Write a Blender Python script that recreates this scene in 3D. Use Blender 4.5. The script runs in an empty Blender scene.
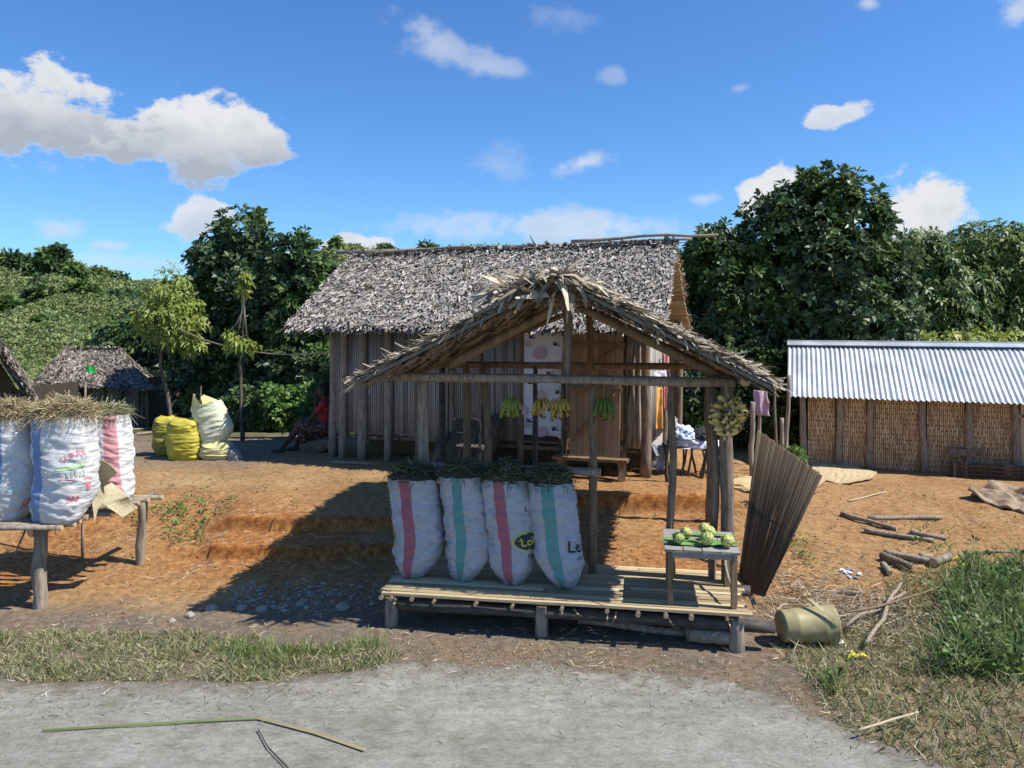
import bpy, math, random
import numpy as np
from mathutils import Vector, Matrix, noise
random.seed(7); rng = np.random.default_rng(11)
R = math.radians; C = bpy.context.scene.collection
H, F, CX, HY = 2.65, 780.0, 512.0, 320.0          # eye height, focal length in px, principal column, horizon row

def P(px, py, d):                                  # a point at distance d (metres along +Y)
    return Vector(((px-CX)/F*d, d, H-(py-HY)/F*d))
def zat(py, d): return H-(py-HY)/F*d
def HUT(a, b, z): return Vector((-2.82+.945*a+.326*b, 12.3-.326*a+.945*b, z))
def ST(a, b, z): return Vector((-1.14+.986*a+.165*b, 6.73-.165*a+.986*b, z))
def TIN(a, b, z): return Vector((5.95+.94*a+.342*b, 16-.342*a+.94*b, z))
def sst(a, b, x):
    t = min(1, max(0, (x-a)/(b-a))); return t*t*(3-2*t)
def lerp(a, b, t): return a+(b-a)*t

# ------------------------------------------------------------------ terrain height
SKY = [(-400,262),(0,266),(60,270),(120,286),(190,290),(260,275),(330,257),(420,256),(600,258),(760,262),(900,248),(1024,240),(1500,240)]
def skyline(px):
    for (x0,y0),(x1,y1) in zip(SKY, SKY[1:]):
        if x0 <= px <= x1: return lerp(y0, y1, (px-x0)/(x1-x0))
    return SKY[0][1] if px < 0 else SKY[-1][1]
def gz(x, y):
    n = noise.noise(Vector((x*.7, y*.7, 3.1)))
    n2 = noise.noise(Vector((x*2.6, y*2.6, 1.7)))
    wob = .16*n+.05*n2
    # left bank
    zl = .04*sst(7.0, 7.9, y)+.46*sst(7.9+wob, 9.7+wob, y)
    # dug steps
    def st(y0, z0, z1): return (z1-z0)*sst(y0-.011, y0+.011, y+.05*n2+.10*n+.03*noise.noise(Vector((x*9, y0*7, 0))))
    zs = .10*sst(7.4, 8.1, y)+st(8.30, .10, .25)+.04*sst(8.35, 8.62, y)+st(8.70, .29, .45)+.05*sst(8.75, 9.4, y)
    k = sst(-3.55, -3.15, x+.15*n)*(1-sst(-.9, -.5, x))
    z = lerp(zl, zs, k)
    # behind the stall
    zm = .2*sst(7.05, 7.6, y)+.08*sst(7.6, 9.3, y)+.22*sst(9.53+.25*wob, 9.57+.25*wob, y+.04*noise.noise(Vector((x*9, 3, 0))))
    z = lerp(z, zm, sst(-.9, -.4, x))
    # right mound
    zr = .36*sst(6.6, 10.2, y)+.03*n
    z = lerp(z, zr, sst(2.05, 3.0, x+.2*n-.25*sst(9,10,y)))
    cap = .5 if x < 2 else lerp(.5, .36, sst(2, 4.5, x))
    if y > 12.6: z = cap
    sl = lerp(13.3, 10.4, sst(2.5, 5.0, x))
    if y > sl:
        zl_ = min(z, cap)-.105*(min(y, 27)-sl)*sst(sl, sl+1.5, y); zr_ = max(-.31, min(z, cap)-.17*(y-sl)*sst(sl, sl+1.2, y)) if y < 20 else -.31-.08*(min(y,27)-20)
        z = lerp(zl_, zr_, sst(3.2, 5.0, x))
    if y > 30:
        px = CX+x/y*F
        top = H+(HY-skyline(px))*112/F
        z = lerp(z, top, sst(27, 116, y)**1.05)+sst(34, 60, y)*1.2*noise.noise(Vector((x*.05, y*.05, 0)))
    if 5.9 < y < 30: z += .018*n2*sst(6.2, 7, y)+.013*noise.noise(Vector((x*7, y*7, 0)))*sst(6,6.6,y)+.008*noise.noise(Vector((x*19, y*19, 0)))*sst(6,6.6,y)
    return z
def G(px, py):                                     # where the sight line through a pixel meets the ground
    d = 4.2
    while d < 120:
        if gz((px-CX)/F*d, d) >= zat(py, d): break
        d *= 1.004
    x = (px-CX)/F*d
    return Vector((x, d, gz(x, d)))

# ------------------------------------------------------------------ materials
def new_mat(name):
    m = bpy.data.materials.new(name); m.use_nodes = True
    nt = m.node_tree; b = nt.nodes['Principled BSDF']
    return m, nt, b
def N(nt, t, **kw):
    n = nt.nodes.new(t)
    for k, v in kw.items():
        if hasattr(n, k): setattr(n, k, v)
        else: n.inputs[k].default_value = v
    return n
def ramp(nt, stops, fac):
    r = nt.nodes.new('ShaderNodeValToRGB'); el = r.color_ramp.elements
    while len(el) < len(stops): el.new(.5)
    for e, (p, c) in zip(el, stops): e.position = p; e.color = (*c, 1)
    nt.links.new(fac, r.inputs['Fac']); return r.outputs['Color']
def mixc(nt, f, a, b, mode='MIX'):
    m = nt.nodes.new('ShaderNodeMix'); m.data_type = 'RGBA'; m.blend_type = mode
    for s, v in ((m.inputs[0], f), (m.inputs[6], a), (m.inputs[7], b)):
        if hasattr(v, 'links'): nt.links.new(v, s)
        elif isinstance(v, tuple): s.default_value = (*v, 1)
        else: s.default_value = v
    return m.outputs[2]
def noise_tex(nt, scale, detail=4, stretch=(1,1,1), coord='Object', rough=.6):
    tc = N(nt, 'ShaderNodeTexCoord'); mp = N(nt, 'ShaderNodeMapping'); mp.inputs['Scale'].default_value = stretch
    nt.links.new(tc.outputs[coord], mp.inputs['Vector'])
    t = N(nt, 'ShaderNodeTexNoise'); t.inputs['Scale'].default_value = scale; t.inputs['Detail'].default_value = detail
    t.inputs['Roughness'].default_value = rough
    nt.links.new(mp.outputs[0], t.inputs['Vector']); return t.outputs['Fac']
def bump(nt, b, fac, strength=.4, dist=.02):
    n = N(nt, 'ShaderNodeBump'); n.inputs['Strength'].default_value = strength; n.inputs['Distance'].default_value = dist
    nt.links.new(fac, n.inputs['Height']); nt.links.new(n.outputs[0], b.inputs['Normal'])
def pm(name, stops, scale=8, stretch=(1,1,1), rough=.85, bmp=.35, dist=.01, island=None, isl_amt=.5, metal=0, spec=.3, trans=0, detail=5):
    """noise-coloured surface; island = ramp stops picked per loose piece"""
    m, nt, b = new_mat(name)
    f = noise_tex(nt, scale, detail, stretch)
    col = ramp(nt, stops, f)
    if island:
        g = N(nt, 'ShaderNodeNewGeometry')
        ic = ramp(nt, island, g.outputs['Random Per Island'])
        col = mixc(nt, isl_amt, col, ic)
    nt.links.new(col, b.inputs['Base Color'])
    b.inputs['Roughness'].default_value = rough; b.inputs['Metallic'].default_value = metal
    b.inputs['Specular IOR Level'].default_value = spec
    if bmp: bump(nt, b, f, bmp, dist)
    if trans:
        t = N(nt, 'ShaderNodeBsdfTranslucent'); nt.links.new(col, t.inputs['Color'])
        mx = N(nt, 'ShaderNodeMixShader'); mx.inputs[0].default_value = trans
        nt.links.new(b.outputs[0], mx.inputs[1]); nt.links.new(t.outputs[0], mx.inputs[2])
        nt.links.new(mx.outputs[0], nt.nodes['Material Output'].inputs['Surface'])
    return m
def s3(a, b, c=None):
    return [(.3, a), (.7, b)] if c is None else [(.25, a), (.5, b), (.75, c)]
M = {}
M['log'] = pm('weathered log', s3((.07,.05,.035),(.20,.145,.10),(.30,.235,.17)), 30, (1,1,.18), bmp=.7, dist=.012)
M['log_brown'] = pm('brown log', s3((.09,.058,.032),(.21,.14,.08),(.30,.21,.125)), 26, (1,1,.2), bmp=.7, dist=.01)
M['log_grey'] = pm('grey log', s3((.11,.085,.06),(.27,.22,.165),(.40,.33,.25)), 30, (1,1,.2), bmp=.7, dist=.01)
M['log_dark'] = pm('charred beam', s3((.025,.023,.022),(.07,.062,.055),(.12,.10,.085)), 22, (.3,1,1), bmp=.7, dist=.012)
M['cut'] = pm('cut wood', s3((.45,.30,.16),(.62,.46,.27)), 40, bmp=.2)
M['slat'] = pm('bamboo slat', s3((.32,.235,.13),(.48,.37,.21),(.58,.47,.29)), 16, (.3,3,3), bmp=.4, island=[(0,(.20,.14,.08)),(.5,(.46,.355,.20)),(1,(.64,.53,.34))], isl_amt=.75)
M['stick'] = pm('wall stick', s3((.16,.14,.12),(.33,.30,.27),(.45,.42,.38)), 14, (3,3,.3), bmp=.4, island=[(0,(.13,.11,.09)),(.35,(.38,.35,.31)),(.7,(.46,.43,.39)),(1,(.26,.23,.20))], isl_amt=.65)
M['thatch'] = pm('grey thatch', s3((.17,.145,.12),(.34,.305,.26)), 2.5, island=[(0,(.09,.075,.06)),(.35,(.25,.22,.185)),(.7,(.40,.365,.32)),(1,(.56,.52,.46))], isl_amt=.8, bmp=.2)
M['thatch_dark'] = pm('brown thatch', s3((.10,.08,.065),(.22,.19,.155)), 20, island=[(0,(.05,.042,.035)),(.5,(.20,.17,.14)),(1,(.40,.35,.29))], isl_amt=.8, bmp=.2)
M['thatch_tan'] = pm('tan thatch', s3((.20,.16,.11),(.38,.31,.22)), 20, island=[(0,(.12,.095,.065)),(.4,(.30,.24,.17)),(.8,(.47,.40,.29)),(1,(.62,.55,.42))], isl_amt=.75, bmp=.3)
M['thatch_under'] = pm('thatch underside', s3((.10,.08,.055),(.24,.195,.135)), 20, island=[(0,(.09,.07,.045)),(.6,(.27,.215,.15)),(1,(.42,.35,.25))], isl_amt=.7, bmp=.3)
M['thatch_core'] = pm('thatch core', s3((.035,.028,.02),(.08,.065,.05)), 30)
M['woven'] = pm('woven cane', s3((.32,.21,.11),(.50,.35,.19)), 10, island=[(0,(.30,.20,.10)),(.4,(.52,.37,.20)),(1,(.68,.52,.31))], isl_amt=.7, bmp=.3)
M['woven_back'] = pm('cane backing', s3((.17,.115,.06),(.28,.19,.10)), 20)
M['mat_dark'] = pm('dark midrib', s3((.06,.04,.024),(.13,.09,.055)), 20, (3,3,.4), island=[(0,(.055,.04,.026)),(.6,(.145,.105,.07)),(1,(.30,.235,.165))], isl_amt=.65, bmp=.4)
M['door'] = pm('door plank', s3((.16,.095,.048),(.33,.205,.11),(.44,.29,.165)), 14, (3,3,.25), bmp=.4, island=[(0,(.16,.095,.05)),(1,(.44,.29,.165))], isl_amt=.6)
M['plank_grey'] = pm('grey plank', s3((.16,.15,.135),(.30,.285,.26)), 14, (.4,4,4), bmp=.4, island=[(0,(.20,.19,.17)),(1,(.38,.36,.33))], isl_amt=.4)
M['bark'] = pm('tree bark', s3((.06,.05,.04),(.17,.14,.11)), 12, (1,1,.3), bmp=.6, dist=.02)
M['hay'] = pm('dry grass', s3((.30,.235,.12),(.46,.38,.22)), 6, island=[(0,(.19,.14,.07)),(.5,(.40,.32,.17)),(1,(.60,.51,.32))], isl_amt=.8, bmp=0, trans=.15)
M['greengrass'] = pm('packed green grass', s3((.05,.07,.03),(.12,.14,.06)), 6, island=[(0,(.025,.035,.015)),(.5,(.075,.095,.04)),(.85,(.14,.15,.07)),(1,(.32,.30,.18))], isl_amt=.85, bmp=0)
M['verge'] = pm('verge grass', s3((.10,.13,.04),(.22,.23,.10)), 1.2, island=[(0,(.08,.13,.03)),(.35,(.18,.22,.07)),(.6,(.38,.35,.18)),(1,(.62,.54,.36))], isl_amt=.75, bmp=0, trans=.25, rough=.6)
M['tallgrass'] = pm('tall grass', s3((.09,.14,.035),(.24,.30,.09)), 1.5, island=[(0,(.07,.13,.03)),(.45,(.20,.29,.07)),(.75,(.32,.40,.13)),(1,(.58,.54,.33))], isl_amt=.75, bmp=0, trans=.3, rough=.5)
M['litter'] = pm('straw litter', s3((.3,.24,.16),(.5,.42,.3)), 3, island=[(0,(.12,.085,.05)),(.5,(.42,.34,.22)),(1,(.66,.58,.44))], isl_amt=.85, bmp=0)
M['stone'] = pm('stone', s3((.20,.165,.13),(.40,.35,.29)), 20, island=[(0,(.17,.14,.11)),(1,(.46,.40,.33))], isl_amt=.5)
M['soil_clod'] = pm('soil clod', s3((.16,.085,.04),(.28,.16,.08)), 20, island=[(0,(.14,.075,.035)),(1,(.34,.21,.12))], isl_amt=.6)
def leafmat(name, a, b, c, rough=.5, trans=.22, spec=.4):
    return pm(name, s3(a, b), .9, island=[(0,a),(.55,b),(1,c)], isl_amt=.7, bmp=0, trans=trans, rough=rough, spec=spec)
M['leaf_dark'] = leafmat('dark glossy leaf', (.026,.054,.020), (.07,.12,.045), (.15,.215,.09), rough=.46, spec=.45)
M['leaf_mid'] = leafmat('mid green leaf', (.035,.075,.018), (.085,.15,.034), (.19,.27,.06))
M['leaf_light'] = leafmat('yellow green leaf', (.14,.19,.03), (.27,.33,.06), (.46,.48,.11), trans=.35)
M['leaf_blue'] = leafmat('blue green leaf', (.03,.06,.03), (.055,.10,.045), (.10,.16,.07))
M['leaf_scrub'] = leafmat('scrub leaf', (.12,.155,.05), (.25,.295,.10), (.42,.44,.20), rough=.6)
M['leaf_fresh'] = leafmat('fresh green leaf', (.05,.09,.02), (.13,.19,.04), (.27,.33,.08), trans=.3)
M['leaf_bright'] = leafmat('bright shrub leaf', (.06,.13,.025), (.12,.23,.045), (.24,.38,.09), trans=.3)
def plain(name, c1, c2, rough=.6, scale=12, bmp=.2, dist=.006, **k): return pm(name, s3(c1, c2), scale, rough=rough, bmp=bmp, dist=dist, **k)
M['hessian'] = plain('khaki cloth', (.35,.30,.17), (.47,.41,.26), .8, 30)
M['yellow_bag'] = plain('yellow woven plastic', (.34,.29,.03), (.54,.47,.07), .5, 9, .5, .02)
M['yellow_dirty'] = plain('dirty yellow woven plastic', (.20,.18,.03), (.36,.32,.06), .6, 9, .5, .02)
M['pale_bag'] = plain('pale woven plastic', (.50,.52,.33), (.66,.67,.50), .5, 8, .5, .02)
M['cream_bag'] = plain('cream yellow woven plastic', (.50,.46,.16), (.68,.64,.33), .5, 8, .5, .02)
M['black_bag'] = plain('grey plastic', (.09,.09,.10), (.30,.30,.33), .35, 8, .4, .02)
M['bucket'] = plain('khaki metal', (.25,.21,.10), (.38,.32,.17), .5, 9, .15)
M['skin'] = plain('skin', (.05,.027,.017), (.07,.038,.024), .5, 20, .05)
M['hair'] = plain('hair', (.008,.007,.006), (.018,.015,.012), .8, 60, .5)
M['shirt'] = plain('red shirt', (.22,.018,.022), (.32,.03,.04), .8, 20, .2)
M['banana_green'] = pm('green banana', [(.34,(.07,.07,.02)),(.44,(.17,.20,.03)),(.7,(.30,.32,.06))], 34, rough=.5, bmp=.05)
M['banana_dkgreen'] = plain('dark green banana', (.06,.12,.015), (.13,.20,.03), .45, 25, .05)
M['banana_yellow'] = pm('yellow banana', [(.36,(.06,.035,.015)),(.46,(.36,.24,.04)),(.7,(.54,.39,.07))], 38, rough=.5, bmp=.05)
M['banana_old'] = pm('yellow green banana', [(.30,(.20,.13,.06)),(.40,(.56,.44,.15)),(.7,(.78,.64,.28))], 30, rough=.6, bmp=.1)
M['banana_end'] = plain('banana tip', (.03,.022,.012), (.09,.06,.03), .8)
M['leaf_flat'] = plain('banana leaf', (.10,.22,.06), (.20,.36,.12), .45, 10, .1)
M['white_cloth'] = plain('white cloth', (.66,.67,.70), (.78,.79,.82), .8, 6, .2)
M['blue_cloth'] = plain('pale blue cloth', (.45,.55,.72), (.66,.72,.82), .8, 6, .2)
M['orange_cloth'] = plain('orange cloth', (.62,.30,.06), (.78,.42,.12), .8, 6, .2)
M['red_cloth'] = plain('red cloth', (.55,.16,.15), (.70,.38,.34), .8, 6, .2)
M['pink_cloth'] = plain('faded pink cloth', (.36,.22,.28), (.52,.36,.42), .8, 6, .3)
M['dark_cloth'] = plain('dark cloth', (.02,.02,.022), (.06,.06,.065), .8, 6, .3)
M['tan_sheet'] = plain('tan straw mat', (.48,.34,.16), (.64,.48,.26), .85, 12, .3)
M['cardboard'] = plain('brown sheet', (.22,.15,.09), (.38,.28,.18), .85, 6, .3)
M['green_plastic'] = plain('green plastic', (.02,.42,.06), (.04,.55,.10), .4)
M['rope'] = plain('rope', (.28,.22,.14), (.42,.34,.22), .9, 50)
M['strap'] = plain('bark strap', (.35,.24,.14), (.52,.38,.24), .8, 30)
M['ink_black'] = plain('black print', (.025,.028,.03), (.05,.055,.06), .7)
M['ink_yellow'] = plain('yellow print', (.45,.40,.06), (.58,.52,.12), .7)
M['ink_red'] = plain('red print', (.62,.16,.20), (.72,.30,.33), .7)
M['ink_green'] = plain('green print', (.30,.46,.25), (.40,.55,.33), .7)
M['ink_grey'] = plain('grey print', (.30,.34,.30), (.42,.45,.40), .7)
M['ink_teal'] = plain('pale teal print', (.35,.52,.50), (.45,.60,.57), .7)
M['ink_mauve'] = plain('mauve print', (.50,.38,.40), (.60,.48,.49), .8)
M['yellow_peel'] = plain('fruit peel', (.60,.50,.03), (.80,.68,.08), .6)

# ------------------------------------------------------------------ mesh building
class MB:
    def __init__(s): s.v = []; s.f = []; s.m = []; s.uv = None
    def add(s, verts, faces, mi=0):
        o = len(s.v); s.v += [tuple(p) for p in verts]; s.f += [tuple(i+o for i in f) for f in faces]; s.m += [mi]*len(faces)
    def box(s, c, size, rot=None, mi=0, jit=0):
        c = Vector(c); hx, hy, hz = [q/2 for q in size]; vs = []
        for dx, dy, dz in ((-1,-1,-1),(1,-1,-1),(1,1,-1),(-1,1,-1),(-1,-1,1),(1,-1,1),(1,1,1),(-1,1,1)):
            p = Vector((dx*hx, dy*hy, dz*hz))
            if jit: p += Vector([random.uniform(-jit, jit) for _ in range(3)])
            if rot is not None: p = rot @ p
            vs.append(c+p)
        s.add(vs, [(0,3,2,1),(4,5,6,7),(0,1,5,4),(1,2,6,5),(2,3,7,6),(3,0,4,7)], mi)
    def beam(s, a, b, w, h, up=(0,0,1), mi=0, jit=0):           # rectangular bar from a to b
        a, b = Vector(a), Vector(b); x = (b-a); L = x.length; x.normalize()
        y = Vector(up).cross(x).normalized(); z = x.cross(y)
        rot = Matrix((x, y, z)).transposed()
        s.box((a+b)/2, (L, w, h), rot, mi, jit)
    def tube(s, pts, rad, n=8, mi=0, capmi=None, wob=0.0, seed=0):
        pts = [Vector(p) for p in pts]; k = len(pts)
        if not hasattr(rad, '__len__'): rad = [rad]*k
        if len(rad) == 2 and k > 2: rad = [lerp(rad[0], rad[1], i/(k-1)) for i in range(k)]
        t0 = (pts[1]-pts[0]).normalized()
        up = Vector((0,0,1)) if abs(t0.z) < .9 else Vector((1,0,0))
        e = t0.cross(up).normalized(); vs = []
        for i, p in enumerate(pts):
            t = (pts[min(i+1, k-1)]-pts[max(i-1, 0)]).normalized()
            e = (e-t*e.dot(t)).normalized(); g = t.cross(e)
            for j in range(n):
                a = 2*math.pi*j/n; r = rad[i]
                if wob: r *= 1+wob*noise.noise(Vector((math.cos(a)*1.5+seed, math.sin(a)*1.5, i*.7+seed*3)))
                vs.append(p+(e*math.cos(a)+g*math.sin(a))*r)
        fs = [(i*n+j, i*n+(j+1) % n, (i+1)*n+(j+1) % n, (i+1)*n+j) for i in range(k-1) for j in range(n)]
        s.add(vs, fs, mi); o = len(s.v)-len(vs)
        s.f += [tuple(o+j for j in reversed(range(n))), tuple(o+(k-1)*n+j for j in range(n))]; s.m += [mi if capmi is None else capmi]*2
    def pole(s, a, b, r0, r1=None, n=8, seg=6, bend=.01, mi=0, capmi=None, wob=.25):
        a, b = Vector(a), Vector(b); r1 = r0*.85 if r1 is None else r1; q = random.random()*50; pts = []; rr = []
        L = (b-a).length
        for i in range(seg+1):
            t = i/seg; p = a.lerp(b, t)
            if 0 < i < seg or True:
                w = math.sin(math.pi*t)*bend*L*.6+ (bend*L*.25 if 0 < i < seg else 0)
                p = p+Vector((noise.noise(Vector((q, t*2.5, 0))), noise.noise(Vector((q, t*2.5, 9))), noise.noise(Vector((q, t*2.5, 20)))*(.2 if abs((b-a).normalized().z) > .7 else 1)))*w*2
            pts.append(p); rr.append(lerp(r0, r1, t)*(1+.1*noise.noise(Vector((q+5, t*5, 0)))))
        s.tube(pts, rr, n, mi, capmi, wob, q)
    def build(s, name, mats, parent=None, smooth=False, base=None):
        off = Vector((0,0,0))
        if parent is not None: off = Vector(parent['_o']) if '_o' in parent else Vector((0,0,0))
        if base is not None: off = Vector(base)
        me = bpy.data.meshes.new(name)
        me.from_pydata([(p[0]-off.x, p[1]-off.y, p[2]-off.z) for p in s.v], [], s.f)
        if not isinstance(mats, (list, tuple)): mats = [mats]
        for m in mats: me.materials.append(m)
        me.polygons.foreach_set('material_index', s.m)
        if smooth: me.polygons.foreach_set('use_smooth', [len(f) <= 4 for f in s.f])
        if s.uv is not None:
            l = me.uv_layers.new(name='UVMap')
            for lp in me.loops: l.data[lp.index].uv = s.uv[lp.vertex_index]
        me.update(); o = bpy.data.objects.new(name, me); C.objects.link(o)
        if parent is not None: o.parent = parent
        if base is not None: o.location = off; o['_o'] = tuple(off)
        elif parent is not None: o['_o'] = tuple(off)
        return o
def tag(o, label=None, cat=None, group=None, kind=None):
    if label: o['label'] = label
    if cat: o['category'] = cat
    if group: o['group'] = group
    if kind: o['kind'] = kind
    return o
def thing(name, loc, label, cat, group=None):
    o = bpy.data.objects.new(name, None); C.objects.link(o); o.location = loc; o['_o'] = tuple(loc); o.empty_display_size = .1
    return tag(o, label, cat, group)
def mesh_np(name, V, Q, mats, parent=None, smooth=False, base=None, mi=None):
    V = np.asarray(V, dtype=np.float64).reshape(-1, 3).copy(); Q = np.asarray(Q, dtype=np.int32)
    off = np.array((0.,0.,0.))
    if parent is not None and '_o' in parent: off = np.array(tuple(parent['_o']))
    if base is not None: off = np.array(tuple(base))
    V -= off; n = Q.shape[1]
    me = bpy.data.meshes.new(name); me.vertices.add(len(V)); me.vertices.foreach_set('co', V.ravel())
    me.loops.add(Q.size); me.loops.foreach_set('vertex_index', Q.ravel())
    me.polygons.add(len(Q)); me.polygons.foreach_set('loop_start', np.arange(len(Q), dtype=np.int32)*n)
    if not isinstance(mats, (list, tuple)): mats = [mats]
    for m in mats: me.materials.append(m)
    if mi is not None: me.polygons.foreach_set('material_index', np.asarray(mi, dtype=np.int32))
    if smooth: me.polygons.foreach_set('use_smooth', np.ones(len(Q), dtype=bool))
    me.update(calc_edges=True); me.validate()
    o = bpy.data.objects.new(name, me); C.objects.link(o)
    if parent is not None: o.parent = parent
    if base is not None: o.location = off
    return o
def unit(a): return a/np.maximum(np.linalg.norm(a, axis=-1, keepdims=True), 1e-9)
def blades(base, dirn, L, W, nrm=None, bend=None, tip=.35, mid=.9):
    """N strips of two quads: base (N,3), dirn (N,3), L (N,), W (N,), bend (N,3) offset reached at the tip"""
    n = len(base); dirn = unit(dirn)
    if nrm is None: nrm = unit(rng.normal(size=(n, 3)))
    w = unit(np.cross(dirn, nrm))*(np.asarray(W)[:, None]/2)
    L = np.asarray(L)[:, None]; bend = np.zeros((n, 3)) if bend is None else bend
    m = base+dirn*L*.5+bend*.28; t = base+dirn*L+bend
    V = np.stack([base-w, base+w, m+w*mid, m-w*mid, t+w*tip, t-w*tip], 1).reshape(-1, 3)
    o = (np.arange(n)*6)[:, None]
    Q = np.concatenate([o+np.array([[0,1,2,3]]), o+np.array([[3,2,4,5]])], 1).reshape(-1, 4)
    return V, Q
def joinVQ(parts):
    V = []; Q = []; o = 0
    for v, q in parts: V.append(v); Q.append(q+o); o += len(v)
    return np.concatenate(V), np.concatenate(Q)
def rosettes(pos, axis, nl, L, W, tmin=35, tmax=80, droop=.15):
    n = len(pos); axis = unit(axis)
    h = np.where(np.abs(axis[:, 2:3]) < .9, np.array([[0,0,1.]]), np.array([[1.,0,0]]))
    e1 = unit(np.cross(axis, h)); e2 = np.cross(axis, e1)
    ph0 = rng.uniform(0, 6.28, n); out = []
    for k in range(nl):
        ph = ph0+k*2.4+rng.uniform(-.3, .3, n); t = np.radians(rng.uniform(tmin, tmax, n))
        rad = e1*np.cos(ph)[:, None]+e2*np.sin(ph)[:, None]
        d = unit(axis*np.cos(t)[:, None]+rad*np.sin(t)[:, None])
        w = unit(np.cross(axis, d)+rng.normal(size=(n, 3))*.25)
        l = (L*rng.uniform(.7, 1.2, n))[:, None]; ww = (W*rng.uniform(.75, 1.2, n))[:, None]/2
        b = pos+d*.02; tip = b+d*l; tip[:, 2] -= (droop*l[:, 0])
        m = b+d*l*.55; up = unit(np.cross(d, w))*ww*.35
        V = np.stack([b, m+w*ww+up, tip, m-w*ww+up], 1).reshape(-1, 3)
        out.append((V, (np.arange(n)*4)[:, None]+np.array([[0,1,2,3]])))
    return joinVQ(out)
# ------------------------------------------------------------------ ground sheet
def axis_coords(lo, hi, a, b, step, grow=1.16):
    c = list(np.arange(a, b+1e-6, step)); s = step
    while c[-1] < hi: s *= grow; c.append(c[-1]+s)
    s = step; left = []
    x = a
    while x > lo: s *= grow; x -= s; left.append(x)
    return left[::-1]+c
XS = axis_coords(-420, 420, -6.6, 8.4, .055, 1.09); YS = sorted(set(np.round(axis_coords(-60, 700, 5.7, 13.6, .045, 1.045)+list(np.arange(8.12,8.92,.010))+list(np.arange(9.38,9.76,.013)), 5)))
def build_ground():
    nx, ny = len(XS), len(YS); V = np.zeros((ny, nx, 3)); col = np.zeros((ny, nx, 4)); col[..., 3] = 1
    for j, y in enumerate(YS):
        for i, x in enumerate(XS):
            V[j, i] = (x, y, gz(x, y))
            n = noise.noise(Vector((x*.9, y*.9, 7))); n2 = noise.noise(Vector((x*3, y*3, 4)))
            bank = sst(7.2, 7.9, y)*(1-sst(9.2, 10.4, y))*(1-sst(2.2, 3.2, x))
            sh = 1-sst(6.9, 7.5, y+.3*n)
            right = sst(2.0, 2.8, x)
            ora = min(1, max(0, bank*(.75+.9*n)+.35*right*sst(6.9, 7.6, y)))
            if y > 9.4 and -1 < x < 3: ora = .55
            slp = abs(V[j, i, 2]-gz(x, y-.05))/.05; ora = min(1, max(ora*(.75 if slp < .5 else 1), sst(.6, 1.6, slp)*(y < 11)))  # steep risers go full dark red clay; their shade is put into the colour
            grey = sh*(1-.3*right)*(.85+.4*n2)
            grey = max(grey, .8*sst(-2.6, -4.0, x)*sst(10.4, 12.5, y+.6*n))
            veg = sst(15.5, 20, y+2*n)
            col[j, i, :3] = (ora, min(1, max(0, grey)), veg)
    idx = np.arange(nx*ny).reshape(ny, nx)
    Q = np.stack([idx[:-1, :-1], idx[:-1, 1:], idx[1:, 1:], idx[1:, :-1]], -1).reshape(-1, 4)
    m, nt, b = new_mat('ground')
    att = N(nt, 'ShaderNodeAttribute', attribute_name='zone'); sp = N(nt, 'ShaderNodeSeparateColor'); nt.links.new(att.outputs['Color'], sp.inputs[0])
    f1 = noise_tex(nt, 1.6, 8, rough=.65); f2 = noise_tex(nt, 14, 10, rough=.75); f3 = noise_tex(nt, 70, 4, rough=.8); f4 = noise_tex(nt, .6, 4)
    base = ramp(nt, [(.34,(.17,.10,.043)),(.5,(.36,.225,.10)),(.64,(.52,.35,.175))], f2)
    base = mixc(nt, .35, base, ramp(nt, [(.40,(.24,.125,.052)),(.60,(.54,.355,.17))], f1))
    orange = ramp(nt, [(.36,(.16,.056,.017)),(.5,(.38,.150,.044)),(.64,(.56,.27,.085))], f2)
    grey = ramp(nt, [(.3,(.09,.07,.053)),(.52,(.20,.16,.122)),(.7,(.31,.255,.20))], f2)
    veg = ramp(nt, [(.3,(.03,.05,.015)),(.55,(.085,.12,.03)),(.75,(.16,.18,.06))], f4)
    veg = mixc(nt, .4, veg, ramp(nt, [(.35,(.03,.05,.015)),(.65,(.14,.17,.05))], f1))
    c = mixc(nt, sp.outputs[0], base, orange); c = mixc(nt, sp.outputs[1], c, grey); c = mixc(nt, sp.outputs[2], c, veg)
    speck = ramp(nt, [(.62,(1,1,1)),(.70,(1.5,1.42,1.3))], f3); c = mixc(nt, .8, c, speck, 'MULTIPLY')
    dk = ramp(nt, [(.33,(.55,.5,.46)),(.42,(1,1,1))], f3); c = mixc(nt, .6, c, dk, 'MULTIPLY')
    nt.links.new(c, b.inputs['Base Color']); b.inputs['Roughness'].default_value = .95; b.inputs['Specular IOR Level'].default_value = .15
    add = N(nt, 'ShaderNodeMath', operation='ADD'); nt.links.new(f2, add.inputs[0]); nt.links.new(f3, add.inputs[1])
    bump(nt, b, add.outputs[0], .7, .035)
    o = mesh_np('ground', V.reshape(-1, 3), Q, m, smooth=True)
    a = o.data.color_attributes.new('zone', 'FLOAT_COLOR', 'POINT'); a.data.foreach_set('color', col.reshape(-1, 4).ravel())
    tag(o, 'bare brown and orange earth rising from the road to a village terrace and green hills', kind='structure')
build_ground()

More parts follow.
